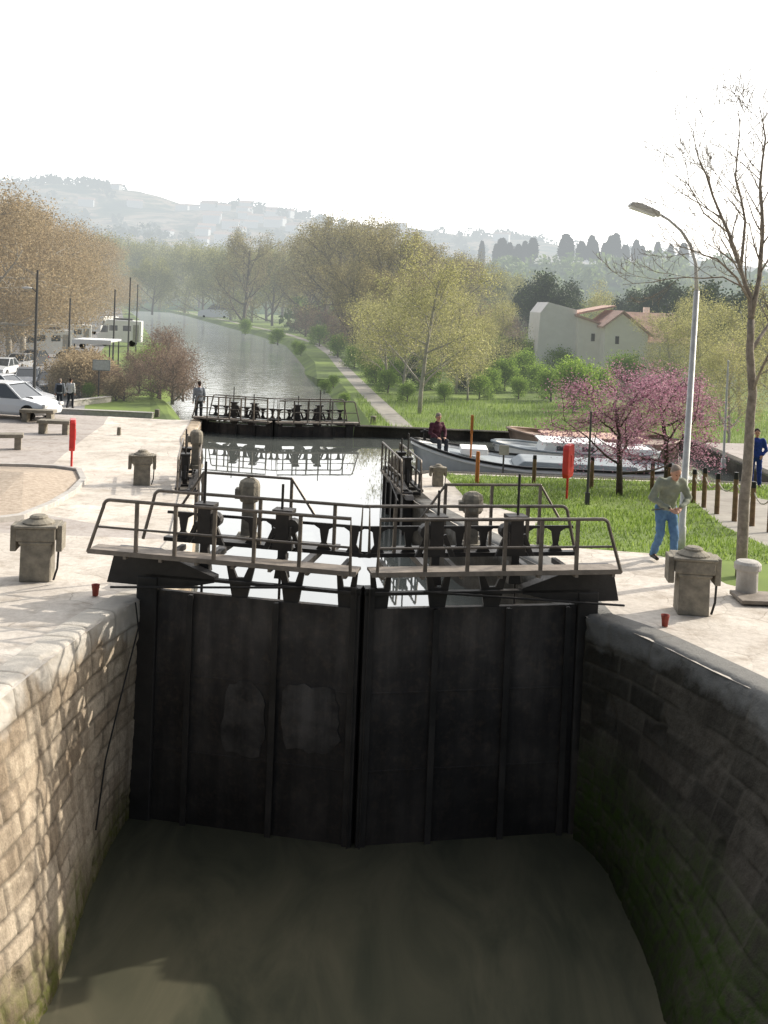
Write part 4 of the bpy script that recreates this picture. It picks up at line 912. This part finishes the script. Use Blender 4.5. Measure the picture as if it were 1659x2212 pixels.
def shrub(label,seed,Hh,leaf,n,size,sig,loc,sc=1,P=None,cat="bush",name="bush",group=None):
    return tree(name,label,cat,seed,Hh,dict(dict(nc=[9,6,4],lr=[.75,.6,.5],t0=.03,ang=(25,75),lv=2,tl=1,tk=.6,rmin=.01),**(P or {})),n,size,sig,m_bark,leaf,loc,0,sc,group,.03)
gb=shrub("bright fresh green leafy bush",41,4,lf_green,7000,.085,.32,G(1240,893),1.05,group="green bushes on the bank")
for a,c,s_,r_ in ((1190,868,.75,1),(1290,880,.85,2),(1130,830,.9,3),(1090,800,1.0,4),(1160,800,1.2,5),(1060,850,.6,6),(720,838,.3,1),(745,876,.25,2),(650,768,.45,3),(640,762,.45,4),(1120,862,.5,.5),(322,822,.75,2.2),(340,800,.7,4.2),(190,862,.3,1),(700,850,.3,5),(1350,850,1.0,2),(1440,840,.9,4),(600,745,.7,2),(530,722,.8,4),
   (1150,815,1.1,.7),(1210,822,.95,1.9),(1320,822,.9,3.1),(1270,815,.75,4.4),(1010,800,1.1,5),(860,812,.8,2),(765,795,.7,3),(730,772,.8,1),(900,800,1.0,0.3),(690,748,.9,2),(1390,825,.9,5),(1180,805,1.1,2.4),(340,860,.35,2),
   (790,815,.8,.2),(812,832,.65,1.3),(838,850,.55,2.3),(930,842,.8,3.3),(990,838,.8,4.3),(1035,862,.55,5.3),(960,868,.4,1),(880,868,.4,2),(1090,845,.8,1.7),(1160,848,.7,2.9),(1230,845,.8,3.8),(850,830,.7,4.8)):
    dup(gb,G(a,c),r_,s_)
db=shrub("dense dark evergreen bush",43,5,lf_dark,7000,.12,.4,G(1420,800),1.1,group="dark evergreen bushes")
for a,c,s_,r_ in ((1370,812,1.0,1),(1480,812,1.3,2),(1550,820,1.4,3),(1620,830,1.5,4),(1100,812,.9,5),(870,800,.8,6),(820,795,.7,1),(1010,850,.4,3),(1680,800,1.8,5),(1520,780,1.6,1),(1600,775,1.8,2.6),(1060,790,.9,2),(780,780,.8,4),(940,790,.9,1),(905,835,.6,2.4),(1050,825,.8,.6)):
    dup(db,G(a,c),r_,s_)
rb=shrub("reddish-brown leafless thicket bush",47,7,lf_brown,6500,.08,.5,G(1075,765),1.25,group="brown twiggy bushes")
for a,c,s_,r_ in ((1040,775,1.2,1),(1120,760,1.1,2),(1010,790,.9,3),(300,850,.42,4),(372,872,.62,5),(345,862,.62,1.2),(395,866,.45,2.2),(268,866,.35,3.2),(240,862,.4,5.2),(290,835,.5,2),(1500,760,1.5,2.9),(1590,770,1.7,1.9),(1460,755,1.4,.9),(820,770,1.1,4),(780,765,1.0,5),(740,755,.9,1),(905,782,1.1,2),(965,775,1.2,3),(700,742,1.0,5),(660,728,1.0,3),(860,775,1.1,.6),(360,830,.75,1),(385,850,.6,3.6),(355,790,.7,2.2)):
    dup(rb,G(a,c),r_,s_)
hed=shrub("dry tan reed hedge",53,3.3,lf_tan,6000,.08,.3,G(170,860),1,group="tan hedge plants")
for a,c,s_,r_ in ((140,858,.95,1),(200,856,1,2),(225,850,.8,3),(155,846,1.05,4),(250,866,.6,.4),(190,842,1.05,5)): dup(hed,G(a,c),r_,s_)
pine=tree("pine_tree","dark rounded umbrella pine behind the house","tree",61,11,dict(nc=[8,7,5],lr=[.5,.5,.45],t0=.5,ang=(45,80),lv=2,up=.15),9000,.2,.6,m_bark,lf_dark,(24,150,-2.8),0,1,"dark pines near the house")
for a,D,s_,r_ in ((1165,165,1.1,1),(1215,170,1.0,2),(1400,150,.95,3),(1480,130,.9,4),(1560,120,.95,5),(1640,110,.9,6),(1440,140,1.0,.5),(1350,160,.9,2.2),(1520,100,.85,3.7)):
    p=AT(a,640,D); dup(pine,(p.x,D,-2.8),r_,s_)
for a,D,s_,r_ in ((1300,140,.95,1),(1530,70,.7,2),(1610,75,.8,3),(1500,95,.85,4),(1680,60,.8,5),(1590,55,.55,1.2),(1460,90,.7,2.7)):
    p=AT(a,640,D); dup(will,(p.x,D,-2.8),r_,s_)
q=G(1338,1070)
pink=tree("blossom_tree","pink blossoming tree with forked dark trunk in grass","tree",71,3.7,dict(nc=[9,6,5,4],lr=[.72,.58,.5],t0=.26,ang=(45,82),up=.08,rmin=.006,wob=.3,tk=.66),13000,.024,.11,m_barkd,lf_pink,q,0,(1.3,1.3,1.05),"pink blossom trees",.02)
dup(pink,G(1440,1046),2.0,(1.25,1.25,1.15),"pink blossoming tree with dark trunk near boats")
# bare tree at right, hand-laid limbs
q=W(1600,1246,0); D=q.y
E=thing("bare_tree","slender leafless tree with fine twigs at quay edge","tree",q)
tb,cb=MB(),MB(); rr=random.Random(3); tips=[]
rl=lambda a,c,dy=0: AT(a,c,D+dy)-q
def limb(px,r0,r1,mb,n=7,sub=True,tw=9):
    pts=[rl(*p) for p in px]; k=len(pts); fine=[]
    for i in range(k-1):
        for t in (0,.5): fine.append(pts[i].lerp(pts[i+1],t)+(rvec(rr)*.02 if i else Vector((0,0,0))))
    fine.append(pts[-1]); m=len(fine); rad=[r0+(r1-r0)*i/(m-1) for i in range(m)]; mb.tube(fine,rad,n)
    if sub:
        P=dict(seg=[5,4,3,3],wob=.28,up=.22,rmin=.0032,tl=0,nc=[5,4,3],t0=.2,ang=(25,55),lr=[.55,.55,.5],rr=.6,lv=2)
        for j in range(tw):
            t=.2+.8*(j+rr.random())/tw; x=t*(m-1); i=min(int(x),m-2); p=fine[i].lerp(fine[i+1],x-i); ax=(fine[i+1]-fine[i]).normalized(); s_=rvec(rr); s_=(s_-ax*s_.dot(ax)).normalized(); an=math.radians(rr.uniform(25,55))
            grow(cb,cb,p,(ax*math.cos(an)+s_*math.sin(an)).normalized(),rr.uniform(.5,1.15),max(.006,rad[i]*.42),0,P,rr,tips)
limb([(1600,1250),(1608,1080),(1616,950),(1624,850),(1622,760),(1622,690)],.098,.058,tb,10,False)
limb([(1622,700),(1620,640),(1600,580),(1570,500),(1540,420),(1510,340),(1497,280)],.048,.006,tb,6,True,18)
limb([(1622,690),(1640,600),(1650,500),(1640,400),(1655,300),(1640,230)],.05,.007,tb,6,True,18)
limb([(1620,650,0),(1590,600,-.3),(1550,560,-.5),(1500,540,-.6),(1450,530,-.7)],.026,.005,tb,5,True,9)
limb([(1618,625),(1560,600,.4),(1480,598,.6),(1410,608,.7),(1345,615,.8)],.018,.004,tb,5,True,5)
limb([(1600,580),(1610,480,.4),(1590,380,.7),(1600,280,.8),(1590,220,.9)],.03,.005,tb,5,True,15)
limb([(1622,760),(1660,700,.5),(1700,620,.9),(1720,500,1),(1700,400,1.1)],.04,.007,tb,5,True,12)
limb([(1570,500),(1520,460,-.6),(1490,400,-.8),(1480,350,-.9)],.018,.004,tb,5,True,9)
limb([(1624,850),(1650,780,-.5),(1680,720,-.8)],.03,.008,tb,5,True,6)
tb.obj("trunk",m_barkf,E,smooth=True); cb.m=[0]*len(cb.f); c=cb.obj("crown",m_barkf,E)
# ---------------------------------------------------------------- grass tufts
lf_grass=leafmat("grass_blades",[(0,(.10,.155,.025)),(.6,(.19,.285,.045)),(1,(.31,.40,.09))],.5)
def tufts(name,poly,n,hh,ex):
    b=MB(); xs=[p[0] for p in poly];ys_=[p[1] for p in poly]; k=0; V=[];Fc=[]
    while k<n:
        x=random.uniform(min(xs),max(xs));y=random.uniform(min(ys_),max(ys_))
        if not inside(poly,x,y) or any(inside(e,x,y) for e in ex): k+=.3; continue
        k+=1; z=h(x,y); a=random.random()*6.28; w=.012+.006*random.random(); H_=hh*random.uniform(.4,1.2)*(1+.7*noise.noise(Vector((x*.6,y*.6,0)))); lx,ly=random.gauss(0,.04),random.gauss(0,.04); o=len(V)
        V+= [(x-w*math.cos(a),y-w*math.sin(a),z-.01),(x+w*math.cos(a),y+w*math.sin(a),z-.01),(x+lx,y+ly,z+H_)]; Fc.append((o,o+1,o+2))
    b.add(V,Fc); o=b.obj(name,lf_grass); setrnd(o); stuff(o); return o
tufts("grass",[(2.5,20),(16,17),(22,31.6),(1.6,31.2)],50000,.10,[paveR,dirtR,hole])
tufts("grass",[(0,45),(24,45),(30,80),(-2,80)],26000,.35,[canal_out,path_poly,hole,sandR])
# ---------------------------------------------------------------- hills and distant woods
def hillmat(name,stops,sc):
    m,nt,b,out=newmat(name); co=N(nt,'ShaderNodeNewGeometry').outputs['Position']
    mp=N(nt,'ShaderNodeMapping'); mp.inputs['Scale'].default_value=(1,.6,3.5); nt.links.new(co,mp.inputs[0])
    f=ntex(nt,mp.outputs[0],sc,9,.65,.6); nt.links.new(ramp(nt,f,stops),b.inputs['Base Color']); b.inputs['Roughness'].default_value=1; b.inputs['Specular IOR Level'].default_value=0
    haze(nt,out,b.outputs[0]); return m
m_hill=hillmat("hill_fields",[(.38,(.03,.06,.04)),(.46,(.10,.12,.07)),(.52,(.45,.35,.26)),(.57,(.06,.09,.05)),(.66,(.55,.45,.36))],.011)
m_hill2=hillmat("hill_wooded",[(.35,(.03,.06,.03)),(.55,(.06,.1,.04)),(.7,(.14,.15,.08))],.03)
def hill(name,prof,D,front,back,mat,na,ns,dy=0):
    X=[];Zr=[]
    for a,c in prof: p=AT(a,c+dy,D); X.append(p.x);Zr.append(p.z)
    X=np.array(X);Zr=np.array(Zr)
    def hf(x,y):
        r=float(np.interp(x,X,Zr)); w=(y-front)/(D-front) if y<D else 1-(y-D)/(back-D)*.6; w=min(1,max(0,w)); w=w*w*(3-2*w) if y<D else w
        return -6+(r+6)*w+na*w*(noise.fractal(Vector((x*ns,y*ns,0)),1,2,5))
    xs=np.linspace(X[0],X[-1],150); ysn=np.concatenate([np.linspace(front,D,34),np.linspace(D,back,8)[1:]])
    b=MB(); b.add([(x,y,hf(x,y)) for y in ysn for x in xs],[(j*150+i,j*150+i+1,(j+1)*150+i+1,(j+1)*150+i) for j in range(len(ysn)-1) for i in range(149)])
    struct(b.obj(name,mat,smooth=True)); return hf,X
hf1,X1=hill("hill",[(-900,470),(-300,430),(0,388),(150,388),(230,395),(330,410),(420,440),(560,442),(640,458),(740,474),(860,486),(1000,494),(1100,506),(1200,524),(1400,546),(1659,580),(2000,600),(2600,620)],1600,750,2600,m_hill,9,.006,14)
hf2,X2=hill("hill",[(400,640),(700,620),(900,592),(1020,575),(1160,572),(1250,572),(1400,574),(1500,582),(1659,588),(1900,592),(2500,610)],640,330,900,m_hill2,3,.015)
hf3,X3=hill("hill",[(-900,540),(-200,520),(100,500),(250,500),(400,510),(480,530),(600,560),(800,610),(1000,640)],1100,560,1500,m_hill,6,.01,10)
def wood(name,pts,nq,size,rad,leaf):
    cb=MB(); C=[]
    for (x,y,z,s_) in pts:
        d=rng.normal(size=(nq,3)); d/=np.linalg.norm(d,axis=1)[:,None]; d*=rng.uniform(.55,1,(nq,1))*rad*s_; d[:,2]*=.9
        C.append(d+np.array([x,y,z+rad*s_*.55]))
    leafquads(cb,np.concatenate(C),size); o=cb.obj(name,leaf); setrnd(o); return stuff(o)
r2=random.Random(5)
pts=[]
for _ in range(1000):
    x=r2.uniform(X1[0]*.6,X1[-1]*.7); y=r2.choice([r2.uniform(1530,1620),r2.uniform(1000,1600)]); 
    if noise.noise(Vector((x*.006,y*.006,3)))>.0: pts.append((x,y,hf1(x,y),r2.uniform(.45,1.15)))
wood("distant_wood",pts,60,2.8,10,lf_dark)
pts=[(x,y,hf2(x,y),r2.uniform(.7,1.3)) for x,y in ((r2.uniform(0,330),r2.uniform(360,560)) for _ in range(300))]
wood("hillside_wood",pts,120,1.5,6.5,lf_wood)
pts=[]
for _ in range(260):
    x=r2.uniform(-420,60); y=r2.uniform(620,1120)
    if noise.noise(Vector((x*.01,y*.01,7)))>-.1: pts.append((x,y,hf3(x,y),r2.uniform(.6,1.3)))
wood("hillside_wood",pts,80,2.0,8,lf_dark)
pts=[(x,y,-2.8,r2.uniform(.7,1.3)) for x,y in ((r2.uniform(-20,140),r2.uniform(200,330)) for _ in range(120))]
wood("valley_wood",pts,170,.9,5.5,lf_wood)
pts=[(x,y,-2.8,r2.uniform(.8,1.4)) for x,y in ((r2.uniform(-330,-40),r2.uniform(560,700)) for _ in range(120))]
wood("valley_wood",pts,150,1.6,10,lf_olive)
lf_cyp=leafmat("cypress_foliage",[(0,(.004,.008,.005)),(1,(.015,.022,.012))],.02)
def cypress(loc,H_):
    E=thing("cypress_tree","dark pointed cypress on distant ridge","tree",loc,0,"cypresses on the ridge"); b=MB(); b.tube([(0,0,-1),(0,0,H_*.8)],[.4,.1],6); b.obj("trunk",m_bark,E)
    n=1500; t=rng.random(n)**.8; rad=H_*.17*np.sqrt(np.clip(np.sin(np.pi*(t*.93+.05)),0,1))*(1-t*.5)*rng.uniform(.6,1.05,n); a=rng.random(n)*6.28
    cb=MB(); leafquads(cb,np.stack([rad*np.cos(a),rad*np.sin(a),t*H_],1),.9); c=cb.obj("crown",lf_cyp,E); setrnd(c); return E
c1=None
for i,(px,s_) in enumerate(((1040,.9),(1072,.75),(1085,1.0),(1100,.8),(1222,1.15),(1232,1.0),(1255,.85),(1278,1.1),(1285,.9),(1305,.75),(1322,1.1),(1332,1.2),(1350,.7),(1375,.9),(1390,.65),(1420,.8),(1120,.7),(1135,.8),(1150,.9),(1450,.7),(1480,.8))):
    p=AT(px,560,600); zz=hf2(p.x,600)+3
    if c1 is None: c1=cypress((p.x,600,zz),12)
    else: dup(c1,(p.x,600+i%3*2,zz),i,(s_*(1.5 if i%2 else 1.9),)*2+(s_*1.05,))
p=AT(1115,560,604); E=thing("distant_house","long dark distant building on wooded ridge","house",(p.x,606,hf2(p.x,604)+1)); b=MB(); b.box((0,0,4),(20,8,8)); b.box((-8,0,5),(4,6,10)); b.obj("wall",m_dpole,E)
b=MB(); b.ext([(-10.5,-4.5,8.01),(-10.5,4.5,8.01),(-10.5,0,10)],(21,0,0)); b.obj("roof",m_dpole,E)
hp=[(224,1540)]+[(r2.gauss(520,70),r2.uniform(1150,1500)) for _ in range(26)]+[(r2.uniform(170,1100),r2.uniform(1150,1550)) for _ in range(16)]
proto=None
for px,D_ in hp:
    p=AT(px,500,D_); z=hf1(p.x,D_); s_=r2.uniform(.8,1.3); rz=r2.uniform(-.5,.5)
    if proto is None:
        E=thing("distant_house","small pale house on distant hillside","house",(p.x,D_,z-1),rz,"houses on the hill"); E.scale=(s_*1.3,s_,s_)
        b=MB(); b.box((0,0,4),(13,9,8)); b.obj("wall",m_white,E); b=MB(); b.ext([(-7,-5,8.01),(-7,5,8.01),(-7,0,10.5)],(14,0,0)); b.obj("roof",m_tile,E); proto=E
    else: dup(proto,(p.x,D_,z-1),rz,(s_*1.3,s_,s_))
